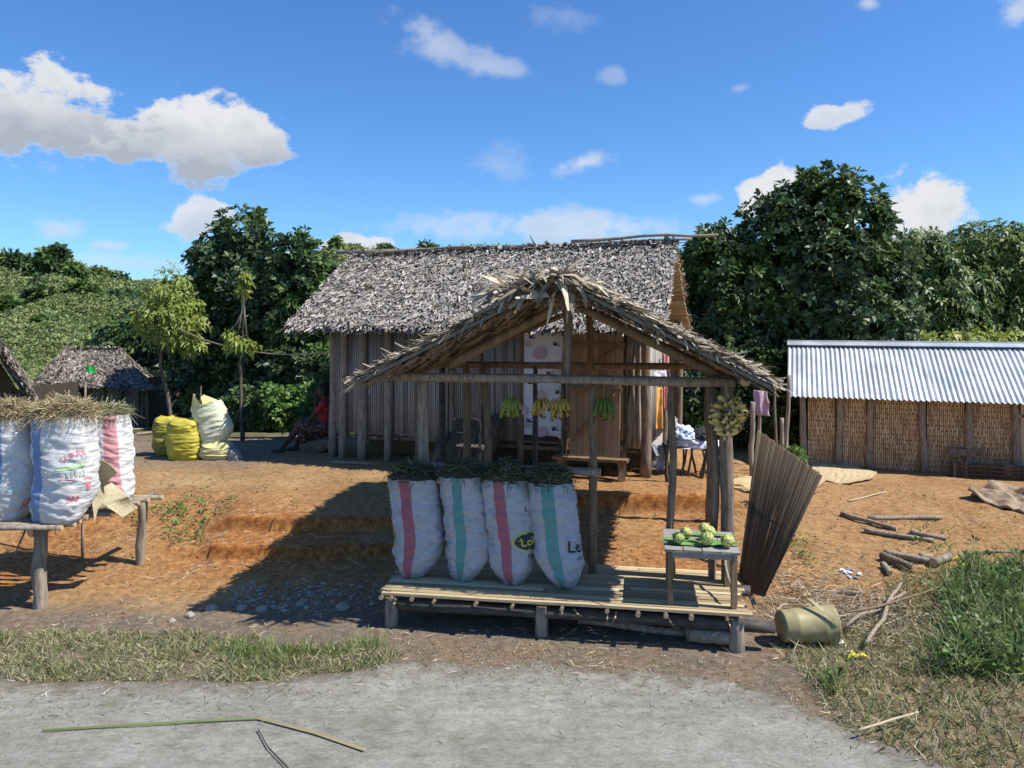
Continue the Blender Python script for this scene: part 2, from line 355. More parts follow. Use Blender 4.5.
def N_sub(nt, fac, off, mul):
    n = N(nt, 'ShaderNodeMath', operation='SUBTRACT'); nt.links.new(fac, n.inputs[0]); n.inputs[1].default_value = off
    k = N(nt, 'ShaderNodeMath', operation='MULTIPLY'); nt.links.new(n.outputs[0], k.inputs[0]); k.inputs[1].default_value = mul; return k.outputs[0]
def edge_y(x):                                     # far edge of the road
    pts = [(-40,5.95),(-5,5.86),(-3.2,5.78),(-1.6,5.80),(-1.0,6.10),(-.2,6.12),(.7,6.02),(1.4,5.86),(1.9,5.55),(2.2,5.12),(2.5,4.75),(3.1,4.35),(6,4.0),(40,3.9)]
    for (a, b), (c, d) in zip(pts, pts[1:]):
        if a <= x <= c: return lerp(b, d, (x-a)/(c-a))+.10*noise.noise(Vector((x*2.2, 0, 0)))+.05*noise.noise(Vector((x*8, 2, 0)))+.02*noise.noise(Vector((x*25, 5, 0)))
    return 4
def build_road():
    from math import exp
    xs = axis_coords(-60, 60, -6, 6, .05, 1.2); ts = np.linspace(0, 1, 60)**.6; V = []; nx = len(xs)
    for t in ts:
        for x in xs:
            y = lerp(-4.5, edge_y(x), t); z = .004+.006*noise.noise(Vector((x*2, y*2, 0)))*min(1, 1)+.006
            if t > .999: z = -.02
            V.append((x, y, z))
    idx = np.arange(len(V)).reshape(len(ts), nx)
    Q = np.stack([idx[:-1, :-1], idx[:-1, 1:], idx[1:, 1:], idx[1:, :-1]], -1).reshape(-1, 4)
    m, nt, b = new_mat('worn road')
    f1 = noise_tex(nt, .9, 7, rough=.7); f2 = noise_tex(nt, 9, 9, (.7,1.3,1), rough=.75); f3 = noise_tex(nt, 55, 6, (.7,1,1), rough=.85)
    c = ramp(nt, [(.32,(.19,.18,.145)),(.5,(.335,.322,.275)),(.68,(.46,.445,.385))], f2)
    c = mixc(nt, .4, c, ramp(nt, [(.40,(.13,.122,.098)),(.60,(.34,.33,.29))], f1))
    c = mixc(nt, .38, c, ramp(nt, [(.38,(.35,.35,.34)),(.5,(1,1,1)),(.62,(1.5,1.48,1.45))], f3), 'MULTIPLY')
    gr = noise_tex(nt, 1.9, 6, rough=.7); c = mixc(nt, ramp(nt, [(.56,(0,0,0)),(.72,(.7,.7,.7))], gr), c, (.17,.17,.09))
    nt.links.new(c, b.inputs['Base Color']); b.inputs['Roughness'].default_value = .93; b.inputs['Specular IOR Level'].default_value = .2
    add = N(nt, 'ShaderNodeMath', operation='ADD'); nt.links.new(f2, add.inputs[0]); nt.links.new(f3, add.inputs[1]); bump(nt, b, add.outputs[0], .7, .025)
    at = N(nt, 'ShaderNodeAttribute', attribute_name='edge'); fe = noise_tex(nt, 7, 6, rough=.7)
    ad = N(nt, 'ShaderNodeMath', operation='MULTIPLY_ADD'); nt.links.new(fe, ad.inputs[0]); ad.inputs[1].default_value = 1.5; nt.links.new(at.outputs['Fac'], ad.inputs[2])
    c = mixc(nt, ramp(nt, [(.98,(0,0,0)),(1.0,(1,1,1))], ad.outputs[0]) if False else ramp(nt, [(.0,(0,0,0)),(1.0,(.9,.9,.9))], N_sub(nt, ad.outputs[0], 1.1, 2.2)), c, (.17,.13,.095)); nt.links.new(c, b.inputs['Base Color'])
    o = mesh_np('road', V, Q, m, smooth=True); ea = o.data.attributes.new('edge', 'FLOAT', 'POINT'); ea.data.foreach_set('value', [exp(-(max(0, edge_y(v[0])-v[1]))/.34) for v in V]); tag(o, 'worn pale grey road with a crumbled earthy edge', kind='structure')
build_road()

# ------------------------------------------------------------------ camera, light, sky
cam = bpy.data.objects.new('camera', bpy.data.cameras.new('camera')); C.objects.link(cam)
cam.location = (0, 0, H); cam.rotation_euler = (R(90), 0, 0)
cam.data.sensor_width = 36; cam.data.lens = 36*F/1024; cam.data.shift_y = -(384-HY)/1024; cam.data.clip_end = 3000; cam.data.clip_start = .05
bpy.context.scene.camera = cam
SUN = Vector((.72, -.17, 1)).normalized()
elev = math.asin(SUN.z); az = math.atan2(SUN.x, SUN.y)
sl = bpy.data.lights.new('sun', 'SUN'); sl.energy = 4.6; sl.angle = R(.53); sl.color = (1, .955, .88)
so = bpy.data.objects.new('sun', sl); C.objects.link(so); so.rotation_euler = SUN.to_track_quat('Z', 'Y').to_euler(); so.location = (10, -5, 20)
w = bpy.data.worlds.new('World'); bpy.context.scene.world = w; w.use_nodes = True; nt = w.node_tree
bg = nt.nodes['Background']; sky = nt.nodes.new('ShaderNodeTexSky'); sky.sky_type = 'NISHITA'; sky.sun_disc = False
sky.sun_elevation = elev; sky.sun_rotation = az; sky.altitude = 300; sky.air_density = 1.0; sky.dust_density = .35; sky.ozone_density = 2.5
def build_sky():
    L = nt.links
    def m(op, *a):
        n = nt.nodes.new('ShaderNodeMath'); n.operation = op
        for i, v in enumerate(a):
            if hasattr(v, 'links'): L.new(v, n.inputs[i])
            else: n.inputs[i].default_value = v
        return n.outputs[0]
    tc = nt.nodes.new('ShaderNodeTexCoord'); sep = nt.nodes.new('ShaderNodeSeparateXYZ'); L.new(tc.outputs['Generated'], sep.inputs[0])
    azn = m('ARCTAN2', sep.outputs[0], sep.outputs[1]); eln = m('ARCSINE', sep.outputs[2])
    def nz(scale, det, off=0):
        t = nt.nodes.new('ShaderNodeTexNoise'); t.inputs['Scale'].default_value = scale; t.inputs['Detail'].default_value = det; t.inputs['Roughness'].default_value = .58
        mp = nt.nodes.new('ShaderNodeMapping'); mp.inputs['Location'].default_value = (off, off*.7, 0); mp.inputs['Scale'].default_value = (1, 1, 1.5); L.new(tc.outputs['Generated'], mp.inputs[0]); L.new(mp.outputs[0], t.inputs['Vector'])
        return t.outputs['Fac']
    big = nz(9, 10); fine = nz(26, 10, 4)
    wob = m('ADD', m('MULTIPLY', m('SUBTRACT', big, .5), 2.4), m('MULTIPLY', m('SUBTRACT', fine, .5), 2.2))
    clouds = [(35,104,92,42,0,1.,.7),(200,138,100,40,0,1.,.75),(112,138,60,26,0,1.,.8),(62,229,22,13,0,.55,.6),(112,246,17,7,0,.5,.7),(198,220,38,20,-.25,.85,.4),(438,42,62,24,.35,.5,0),(490,66,40,13,.2,.45,0),(583,163,36,11,-.15,.7,.2),
              (560,18,48,16,.1,.22,0),(838,116,34,13,-.05,.85,.2),(704,200,20,10,0,.55,.3),(775,195,34,24,-.4,1.,.1),(914,214,46,36,.1,1.,.1),(560,228,190,20,.02,.62,.3),(352,247,44,12,0,.9,.2),
              (1018,12,26,20,.5,.6,0),(868,3,18,10,0,.6,0),(120,262,90,10,0,.3,.6),(615,75,16,10,0,.3,0),(500,165,30,25,0,.22,0),(740,88,14,6,0,.3,0)]
    col = sky.outputs[0]
    hs = nt.nodes.new('ShaderNodeHueSaturation'); hs.inputs['Saturation'].default_value = 1.06; L.new(col, hs.inputs['Color']); tm = nt.nodes.new('ShaderNodeMix'); tm.data_type = 'RGBA'; tm.blend_type = 'MULTIPLY'; tm.inputs[0].default_value = 1; L.new(hs.outputs[0], tm.inputs[6]); tm.inputs[7].default_value = (.58, .91, 1.27, 1); col = tm.outputs[2]
    dens = None; dark = None
    for px, py, rx, ry, rot, st, dk in clouds:
        a0 = math.atan((px-CX)/F); e0 = math.atan((HY-py)/F*math.cos(a0)); ra = rx/F; re = ry/F
        dx = m('SUBTRACT', azn, a0); dy = m('SUBTRACT', eln, e0)
        c, s = math.cos(rot), math.sin(rot)
        ux = m('DIVIDE', m('SUBTRACT', m('MULTIPLY', dx, c), m('MULTIPLY', dy, s)), ra)
        uy = m('DIVIDE', m('ADD', m('MULTIPLY', dx, s), m('MULTIPLY', dy, c)), re)
        r = m('SQRT', m('ADD', m('MULTIPLY', ux, ux), m('MULTIPLY', uy, uy)))
        v = m('ADD', m('SUBTRACT', 1.0, r), m('MULTIPLY', wob, .85))
        mr = nt.nodes.new('ShaderNodeMapRange'); mr.interpolation_type = 'SMOOTHSTEP'; L.new(v, mr.inputs[0])
        mr.inputs[1].default_value = .02; mr.inputs[2].default_value = .36 if st > .8 else .95; mr.inputs[4].default_value = st
        dn = mr.outputs[0]; shade = m('MULTIPLY', m('MULTIPLY', dn, dk), m('SUBTRACT', .62, m('MULTIPLY', uy, 1.15)))
        dens = dn if dens is None else m('MAXIMUM', dens, dn); dark = shade if dark is None else m('MAXIMUM', dark, shade)
    cc = nt.nodes.new('ShaderNodeMix'); cc.data_type = 'RGBA'; L.new(m('MINIMUM', m('ADD', dark, m('MULTIPLY', m('SUBTRACT', fine, .5), 1.2)), 1.0), cc.inputs[0])
    cc.inputs[6].default_value = (5.9, 6.0, 6.2, 1); cc.inputs[7].default_value = (3.1, 3.5, 4.1, 1)
    mx = nt.nodes.new('ShaderNodeMix'); mx.data_type = 'RGBA'; L.new(dens, mx.inputs[0]); L.new(col, mx.inputs[6]); L.new(cc.outputs[2], mx.inputs[7])
    L.new(mx.outputs[2], bg.inputs['Color'])
build_sky(); bg.inputs['Strength'].default_value = .092
vs = bpy.context.scene.view_settings; vs.view_transform = 'Standard'; vs.look = 'None'; vs.gamma = 1; vs.exposure = .58
bpy.context.scene.display_settings.display_device = 'sRGB'
cy = bpy.context.scene.cycles; cy.max_bounces = 6; cy.transparent_max_bounces = 6; cy.diffuse_bounces = 3

# ------------------------------------------------------------------ trees and shrubs
def blob_points(blobs, n, rmin=.55):
    B = np.array([[*c, *r] for c, r in blobs]); area = (B[:, 3]*B[:, 4]*B[:, 5])**(2/3); p = area/area.sum()
    k = rng.choice(len(B), n, p=p); d = unit(rng.normal(size=(n, 3)))
    rr = rmin+(1.06-rmin)*rng.uniform(0, 1, n)**.45
    lump = np.array([noise.noise(Vector(tuple(v*3.0+kk*7.3))) for v, kk in zip(d, k)])
    fl = rng.uniform(0, 1, n) < .10; rr = np.where(fl, rng.uniform(1.0, 1.25, n), rr)*(1+.45*lump)
    return B[k, :3]+d*B[k, 3:6]*rr[:, None], d
def tree(name, label, d, blobs_px, trunks, leaf, nros, nl, L, W, group=None, cat='tree', tmin=30, tmax=80, droop=.15, limbs=11, depth=.9, extra=None):
    """blobs_px: (px, py, rx, ry[, dd]) -> ellipsoids at distance d; trunks: list of ((px,py),(px,py),...) with radius"""
    bl = []
    for b in blobs_px:
        px, py, rx, ry = b[:4]; dd = d+(b[4] if len(b) > 4 else 0); c = P(px, py, dd)
        bl.append((tuple(c), (rx*dd/F, max(rx, ry)*.9*dd/F*depth, ry*dd/F)))
    bx, by = P(trunks[0][0][0][0], 400, d).x, d
    base = Vector((bx, by, gz(bx, by)))
    root = thing(name, base, label, cat, group)
    tb = MB()
    for pts, r0, r1 in trunks:
        pp = []
        for i, q in enumerate(pts):
            v = P(q[0], q[1], d+(q[2] if len(q) > 2 else 0))
            if i == 0: v.z = gz(v.x, v.y)-.05
            pp.append(v)
        full = []
        for a, b2 in zip(pp, pp[1:]):
            for t in (0, .33, .66): full.append(a.lerp(b2, t)+Vector((random.uniform(-1,1), random.uniform(-1,1), 0))*r0*.25*(t > 0))
        full.append(pp[-1]); full = full[:1]+full[1:]
        tb.tube(full, (r0, r1), 8, wob=.3, seed=random.random()*9)
    top = Vector(tb.v[-1]) if tb.v else base
    for c, r in bl:
        c = Vector(c)
        s = pp[max(0, len(pp)-2)].lerp(pp[-1], random.uniform(.2, .9)); mid = s.lerp(c, .5)+Vector((0,0,-.15*r[2]))
        rr = max(.02, r1*.8)
        tb.tube([s, mid, c], [rr, rr*.8, rr*.5], 6)
        for _ in range(limbs):
            e = c+Vector((random.uniform(-1,1)*r[0], random.uniform(-1,1)*r[1], random.uniform(-.6,1)*r[2]))*.8
            st = mid.lerp(c, random.random()); tb.tube([st, st.lerp(e, .5)+Vector((0,0,.06)), e], [rr*.45, rr*.3, rr*.12], 5)
    tb.build('trunk', M['bark'], root, smooth=True)
    pos, dr = blob_points(bl, nros)
    ax = dr*.9+np.array([[.12, -.15, .55]])+rng.normal(size=dr.shape)*.35
    hs_ = 1.5 if L < .4 else .5                        # open gaps between the leaf masses
    keep = np.array([noise.noise(Vector(p_)*hs_) < .20 or random.random() < .18 for p_ in pos]); pos, ax = pos[keep], ax[keep]
    V, Q = rosettes(pos, ax, nl, L, W, tmin, tmax, droop); alt = {'leaf_dark':'leaf_mid','leaf_mid':'leaf_fresh','leaf_blue':'leaf_mid'}.get(leaf, leaf)
    am = np.array([noise.noise(Vector(p_)*1.1+Vector((5,5,5))) > .12 for p_ in pos]).astype(int)
    mesh_np('crown', V, Q, [M[leaf], M[alt]], root, mi=np.tile(am, nl))
    return root
T = tree
# left dark pair
T('broadleaf_tree', 'tall dark glossy tree with a pointed top left of the thatched house', 21.5, [(243,240,26,28),(232,262,38,26),(250,290,45,36),(222,300,34,36),(250,335,46,40),(220,350,36,38),(245,385,50,36),(210,390,34,30)],
  [([(236,425),(238,380),(240,330),(243,270)], .16, .05)], 'leaf_dark', 4200, 7, .25, .11)
T('broadleaf_tree', 'round topped dark tree touching the left end of the house roof', 20, [(296,262,30,24),(302,290,38,34),(285,325,42,36),(318,330,32,38),(300,370,46,36),(325,395,32,34),(275,395,36,30)],
  [([(300,425),(298,380),(300,320)], .15, .05)], 'leaf_dark', 3600, 7, .23, .105)
T('young_tree', 'yellow green tree with drooping leaves and a thin leaning trunk', 18, [(170,292,22,20),(163,312,26,18),(184,318,20,16),(172,335,20,12),(192,345,12,8),(152,325,14,12)],
  [([(173,420),(168,395),(160,365),(164,330),(168,300)], .055, .025)], 'leaf_light', 650, 6, .16, .055, tmin=50, tmax=120, droop=.35)
T('bushy_tree', 'blue green bushy tree behind the leaning thin trunk', 27, [(145,345,40,24),(178,372,34,30),(120,352,28,20),(160,395,40,26),(195,400,26,26),(185,350,20,20)],
  [([(180,425),(178,395),(172,360)], .09, .03)], 'leaf_blue', 1900, 6, .26, .11)
T('sapling', 'bare thin sapling with one yellow green tuft of leaves and a wispy top', 14, [(236,342,11,6),(248,347,10,5),(230,334,5,4),(244,285,5,10)],
  [([(242,435),(241,400),(241,350),(244,320),(243,285)], .035, .012)], 'leaf_light', 85, 6, .13, .05, tmin=60, tmax=120, droop=.4, limbs=2)
T('shrub', 'low bright green shrub beside the seated person', 16.3, [(292,412,26,14),(275,402,20,14),(308,400,16,16),(262,414,12,10)], [([(290,432),(290,410)], .03, .015)], 'leaf_bright', 650, 6, .12, .06, cat='shrub', limbs=3)
T('shrub', 'small dull green shrub under the round topped dark tree', 15.5, [(325,400,14,26),(318,415,16,16),(330,375,10,16)], [([(320,430),(322,400)], .03, .015)], 'leaf_mid', 420, 6, .12, .06, cat='shrub', limbs=3)
T('shrub', 'leafy low plant at the foot of the bare sapling', 14.8, [(246,400,12,10),(232,408,8,8),(250,418,10,8)], [([(244,432),(244,405)], .02, .01)], 'leaf_mid', 120, 6, .14, .06, cat='shrub', limbs=2)
# right side
T('breadfruit_tree', 'largest dark glossy tree rising behind the stall and the tin roof', 19, [(826,200,36,28),(800,225,44,34),(852,232,40,38),(775,252,36,34),(820,268,56,40),(872,272,34,34),(715,258,28,26),(735,285,40,38),(780,300,48,40),(845,312,56,36),(712,312,32,36),(890,318,24,34),(755,345,48,34),(700,350,24,30),(815,350,40,28)],
  [([(800,440),(803,390),(806,330),(812,260)], .2, .07),([(797,430),(780,360),(765,290)], .12, .04)], 'leaf_dark', 8800, 7, .22, .10, limbs=9)
T('bushy_tree', 'dense mid green tree over the tin roof beside the big dark tree', 23, [(925,262,30,26),(905,290,34,30),(945,290,40,36),(925,325,48,34),(900,345,30,26)], [([(920,420),(922,360),(925,300)], .14, .05)], 'leaf_mid', 2300, 7, .24, .085, tmin=50, tmax=110, droop=.35)
T('bushy_tree', 'yellowish green tree at the right edge above the tin roof', 23.5, [(985,250,34,26),(1010,262,34,34),(968,285,34,34),(1005,305,44,36),(1045,270,44,44),(965,330,44,30),(1040,330,44,34)], [([(990,420),(992,360),(995,290)], .14, .05)], 'leaf_fresh', 2900, 7, .23, .08, tmin=50, tmax=110, droop=.35)
T('bushy_tree', 'light green leafy tree low behind the middle of the tin roof', 21, [(870,345,26,22),(900,335,26,22),(935,352,34,18),(985,350,40,18),(1030,350,40,18)], [([(900,420),(900,360)], .08, .03)], 'leaf_light', 620, 6, .22, .08, tmin=60, tmax=120, droop=.4)
T('broadleaf_tree', 'shaded dark tree seen between the stall posts and the tin roof', 18.5, [(690,385,30,34),(725,378,34,34),(760,380,26,34),(710,415,34,22),(755,420,34,20),(660,380,22,36)], [([(740,450),(742,420),(745,390)], .09, .03)], 'leaf_dark', 1900, 7, .19, .09)
T('shrub', 'shaded shrub beside the corner of the tin roofed shed', 17.5, [(780,425,14,24),(775,405,14,22)], [([(788,450),(788,420)], .03, .015)], 'leaf_mid', 420, 6, .15, .07, cat='shrub', limbs=3)
T('fern_plant', 'small bright green feathery plant behind the leaning dark mat', 9.6, [(790,452,9,6),(797,456,8,5)], [([(792,474),(792,456)], .012, .006)], 'leaf_bright', 90, 7, .10, .03, cat='plant', limbs=2)
# dark wooded backdrop trees just behind the near ones
T('broadleaf_tree', 'shadowy tree filling the gap behind the pointed dark tree', 27, [(200,330,40,44),(230,370,60,50),(290,370,60,60),(340,350,40,60),(180,385,40,36)], [([(240,420),(240,370)], .14, .05)], 'leaf_dark', 1900, 6, .38, .17)
T('broadleaf_tree', 'shadowy tree filling the gap behind the largest dark tree', 26, [(720,330,50,50),(790,345,60,70),(860,345,60,50),(930,350,50,44),(680,350,40,60)], [([(800,420),(800,370)], .16, .05)], 'leaf_dark', 2100, 6, .38, .17)
# skyline trees on the hill
def hill_tree(label, px, d, blobs, leaf='leaf_mid', n=260, L=.9, W=.4, name='hill_tree', group='trees on the left hill'):
    g = gz((px-CX)/F*d, d); gy = HY+(H-g)*F/d
    return tree(name, label, d, [(px+a, gy-b, c, e) for a, b, c, e in blobs], [([(px,gy),(px+1,gy-blobs[0][1])], .3, .12)], leaf, n, 5, L, W, group, limbs=2)
hill_tree('round dark tree on the left hill skyline', 52, 88, [(0,18,13,10),(6,24,9,7),(-8,14,9,7)], 'leaf_dark', 300)
hill_tree('spiky palm like tree clump at the far left of the hill skyline', 14, 90, [(0,12,12,6),(-10,10,10,6),(8,8,10,6)], 'leaf_dark', 220, 1.3, .3)
hill_tree('small round tree right of the tallest one on the left hill', 73, 84, [(0,13,8,8),(5,8,8,6)], 'leaf_mid', 160)
hill_tree('dark tree lower on the left hill slope', 40, 66, [(0,10,14,9),(8,4,10,8)], 'leaf_dark', 220)
hill_tree('bushy tree on the left hill above the thatched shed', 84, 70, [(0,12,12,10),(10,6,10,8)], 'leaf_mid', 240)
hill_tree('row end tree where the left hill skyline dips', 120, 74, [(0,9,14,8),(12,6,12,7),(-12,6,10,7)], 'leaf_dark', 300)
hill_tree('dark tree just left of the yellow green tree on the skyline', 143, 60, [(0,8,12,8),(10,4,10,8)], 'leaf_dark', 220)
hill_tree('small pale tree at the left edge on the slope', 6, 62, [(0,8,10,8),(8,2,10,8)], 'leaf_mid', 200)
hill_tree('pointed small tree beside the house roof on the far ridge', 336, 100, [(0,10,4,8)], 'leaf_mid', 70)
for i, (px, s) in enumerate(((385,.6),(427,.75),(463,.45))):
    hill_tree('palm like tuft %s on the far ridge above the house roof' % ('nearest the left roof end','largest of the three','smallest of the three')[i], px, 104, [(0,12*s,10*s,5*s)], 'leaf_dark', 60, .9, .25, group='tufts above the house roof')
rt = random.Random(3)
for k_ in range(16):
    hill_tree('small rounded tree dotted on the left hill slope', rt.uniform(-10,175), rt.uniform(52,100), [(0,7,rt.uniform(7,12),rt.uniform(5,9)),(rt.uniform(-8,8),3,8,6)], rt.choice(['leaf_dark','leaf_mid','leaf_fresh']), 150, .7, .3, group='small trees dotted on the left hill')
# scrub covering the hillsides (uncountable)
def hill_scrub():
    n = 58000; px = np.concatenate([rng.uniform(-60, 360, int(n*.8)), rng.uniform(330, 1100, int(n*.2))]); dd = 27+ (118-27)*rng.uniform(0, 1, n)**.8
    pos = []; 
    for a, d in zip(px, dd):
        x = (a-CX)/F*d; z = gz(x, d); nn = noise.noise(Vector((x*.12, d*.12, 2)))
        pos.append((x, d, z+max(.1, .9+1.5*nn)*rng.uniform(.1, 1)))
    pos = np.array(pos); sc = pos[:, 1]/60
    parts = []
    for lo, hi in ((0, 45), (45, 75), (75, 130)):
        s = (pos[:, 1] >= lo) & (pos[:, 1] < hi); k = (lo+min(hi,118))/2/60; k = max(k, .55)
        parts.append(rosettes(pos[s], rng.normal(size=(s.sum(), 3))*.5+np.array([[0,-.3,1]]), 5, (.27*k), .13*k, 30, 85, .1))
    V, Q = joinVQ(parts); mi_ = (rng.uniform(0,1,len(Q)//5+1) < .18).astype(int).repeat(5)[:len(Q)]; tag(mesh_np('hillside_scrub', V, Q, [M['leaf_scrub'], M['leaf_mid']], mi=mi_), 'rough green scrub covering the hillsides behind the village', 'scrub', kind='stuff')
hill_scrub()
def under():
    n = 2600; px = np.concatenate([rng.uniform(135, 345, 1300), rng.uniform(650, 1060, 1300)]); dd = rng.uniform(24.5, 29, n); pos = []
    for a, d in zip(px, dd):
        x = (a-CX)/F*d; pos.append((x, d, gz(x, d)+rng.uniform(0, 1.7)))
    V, Q = rosettes(np.array(pos), rng.normal(size=(n, 3))*.5+np.array([[0,-.3,1]]), 7, .30, .13, 30, 85, .15)
    tag(mesh_np('undergrowth', V, Q, M['leaf_mid']), 'tangled green undergrowth at the back of the village', 'undergrowth', kind='stuff')
under()
# ------------------------------------------------------------------ thatch
def slope_frame(eL, eR, rR, rL):
    eL, eR, rR, rL = [np.array(tuple(p)) for p in (eL, eR, rR, rL)]
    n = np.cross(eR-eL, rL-eL); n /= np.linalg.norm(n)
    if n[2] < 0: n = -n
    return eL, eR, rR, rL, n
def thatch(eL, eR, rR, rL, n, L, W, lift=.05, jit=.45, tjit=.6, rag=.06, rows=0, under=False, bend=.03):
    eL, eR, rR, rL, nn = slope_frame(eL, eR, rR, rL)
    s = rng.uniform(-.005, 1.005, n); t = rng.uniform(-.01, 1.03, n)
    if rows: t = (np.floor(t*rows)+rng.normal(size=n)*.08)/rows
    lo = eL+(eR-eL)*s[:, None]; hi = rL+(rR-rL)*s[:, None]
    p = lo+(hi-lo)*t[:, None]; dn = unit(lo-hi); al = unit(np.broadcast_to(eR-eL, dn.shape))
    d = unit(dn+al*rng.normal(size=(n, 1))*jit+nn*rng.normal(size=(n, 1))*.12)
    Ls = L*rng.uniform(.55, 1.25, n); p = p-d*(Ls*.5)[:, None]
    sg = -1 if under else 1
    p = p+nn*(sg*rng.uniform(.2, 1, n)*lift)[:, None]+rng.normal(size=(n, 3))*.004
    nr = unit(nn+rng.normal(size=(n, 3))*tjit)
    b = nn*(rng.uniform(-.5, 1, n)*bend*sg)[:, None]
    return blades(p, d, Ls, W*rng.uniform(.5, 1.4, n), nr, b, tip=.5, mid=1.0)
def slab(mb, eL, eR, rR, rL, th, mi=0):
    a = [Vector(p) for p in (eL, eR, rR, rL)]; n = (a[1]-a[0]).cross(a[3]-a[0]).normalized()
    if n.z < 0: n = -n
    mb.add([p for p in a]+[p-n*th for p in a], [(0,1,2,3),(7,6,5,4),(0,4,5,1),(1,5,6,2),(2,6,7,3),(3,7,4,0)], mi)
def stick_row(mb, p0, p1, h0, h1, step, r, jit=.15, up=Vector((0,0,1)), n=5):
    """upright sticks side by side from p0 to p1, between heights h0 and h1 (world z)"""
    p0, p1 = Vector(p0), Vector(p1); L = (p1-p0).length; k = int(L/step)
    for i in range(k+1):
        q = p0.lerp(p1, i/max(1, k)); dj = random.uniform(-.3, .3)*r
        a = Vector((q.x+dj, q.y+random.uniform(-.4,.4)*r, h0-random.uniform(0, .05))); b = Vector((q.x-dj, q.y+random.uniform(-.4,.4)*r, h1+random.uniform(-.02, .02)))
        m = a.lerp(b, .5)+Vector((random.uniform(-1,1)*r*.4, 0, 0)); rr = r*random.uniform(.75, 1.1); mb.tube([a, m, b], [rr, rr*.95, rr*.85], n)
def wovenwall(name, p0, p1, z0, z1, mat, back, parent, cw=.036, ch=.20, both=False):
    """cane wall: backing sheet with short upright splints in staggered rows"""
    p0, p1 = Vector(p0), Vector(p1); u = (p1-p0); L = u.length; u.normalize(); nrm = Vector((u.y, -u.x, 0))
    if nrm.y > 0: nrm = -nrm
    mb = MB(); mb.beam(p0.lerp(p1, 0)+Vector((0,0,(z0+z1)/2))*1-Vector((0,0,p0.z))+nrm*-.02, p1+Vector((0,0,(z0+z1)/2))-Vector((0,0,p1.z))+nrm*-.02, .02, z1-z0, mi=1)
    for i in range(int(L/cw)):
        off = (i % 2)*ch*.5+random.uniform(-.012, .012); k = 0; z = z0-off
        while z < z1:
            a = max(z0, z+.008); b = min(z1, z+ch-.012+random.uniform(-.01,.01))
            if b-a > .02:
                c = p0+u*(i*cw+cw/2+random.uniform(-.003,.003)); c.z = (a+b)/2
                mb.box(c+nrm*random.uniform(0, .008), (cw*random.uniform(.62,.86), .012, b-a), Matrix.Rotation(math.atan2(u.y, u.x), 3, 'Z') @ Matrix.Rotation(random.uniform(-.05,.05), 3, 'X'))
            z += ch
    return mb.build(name, [mat, back], parent)

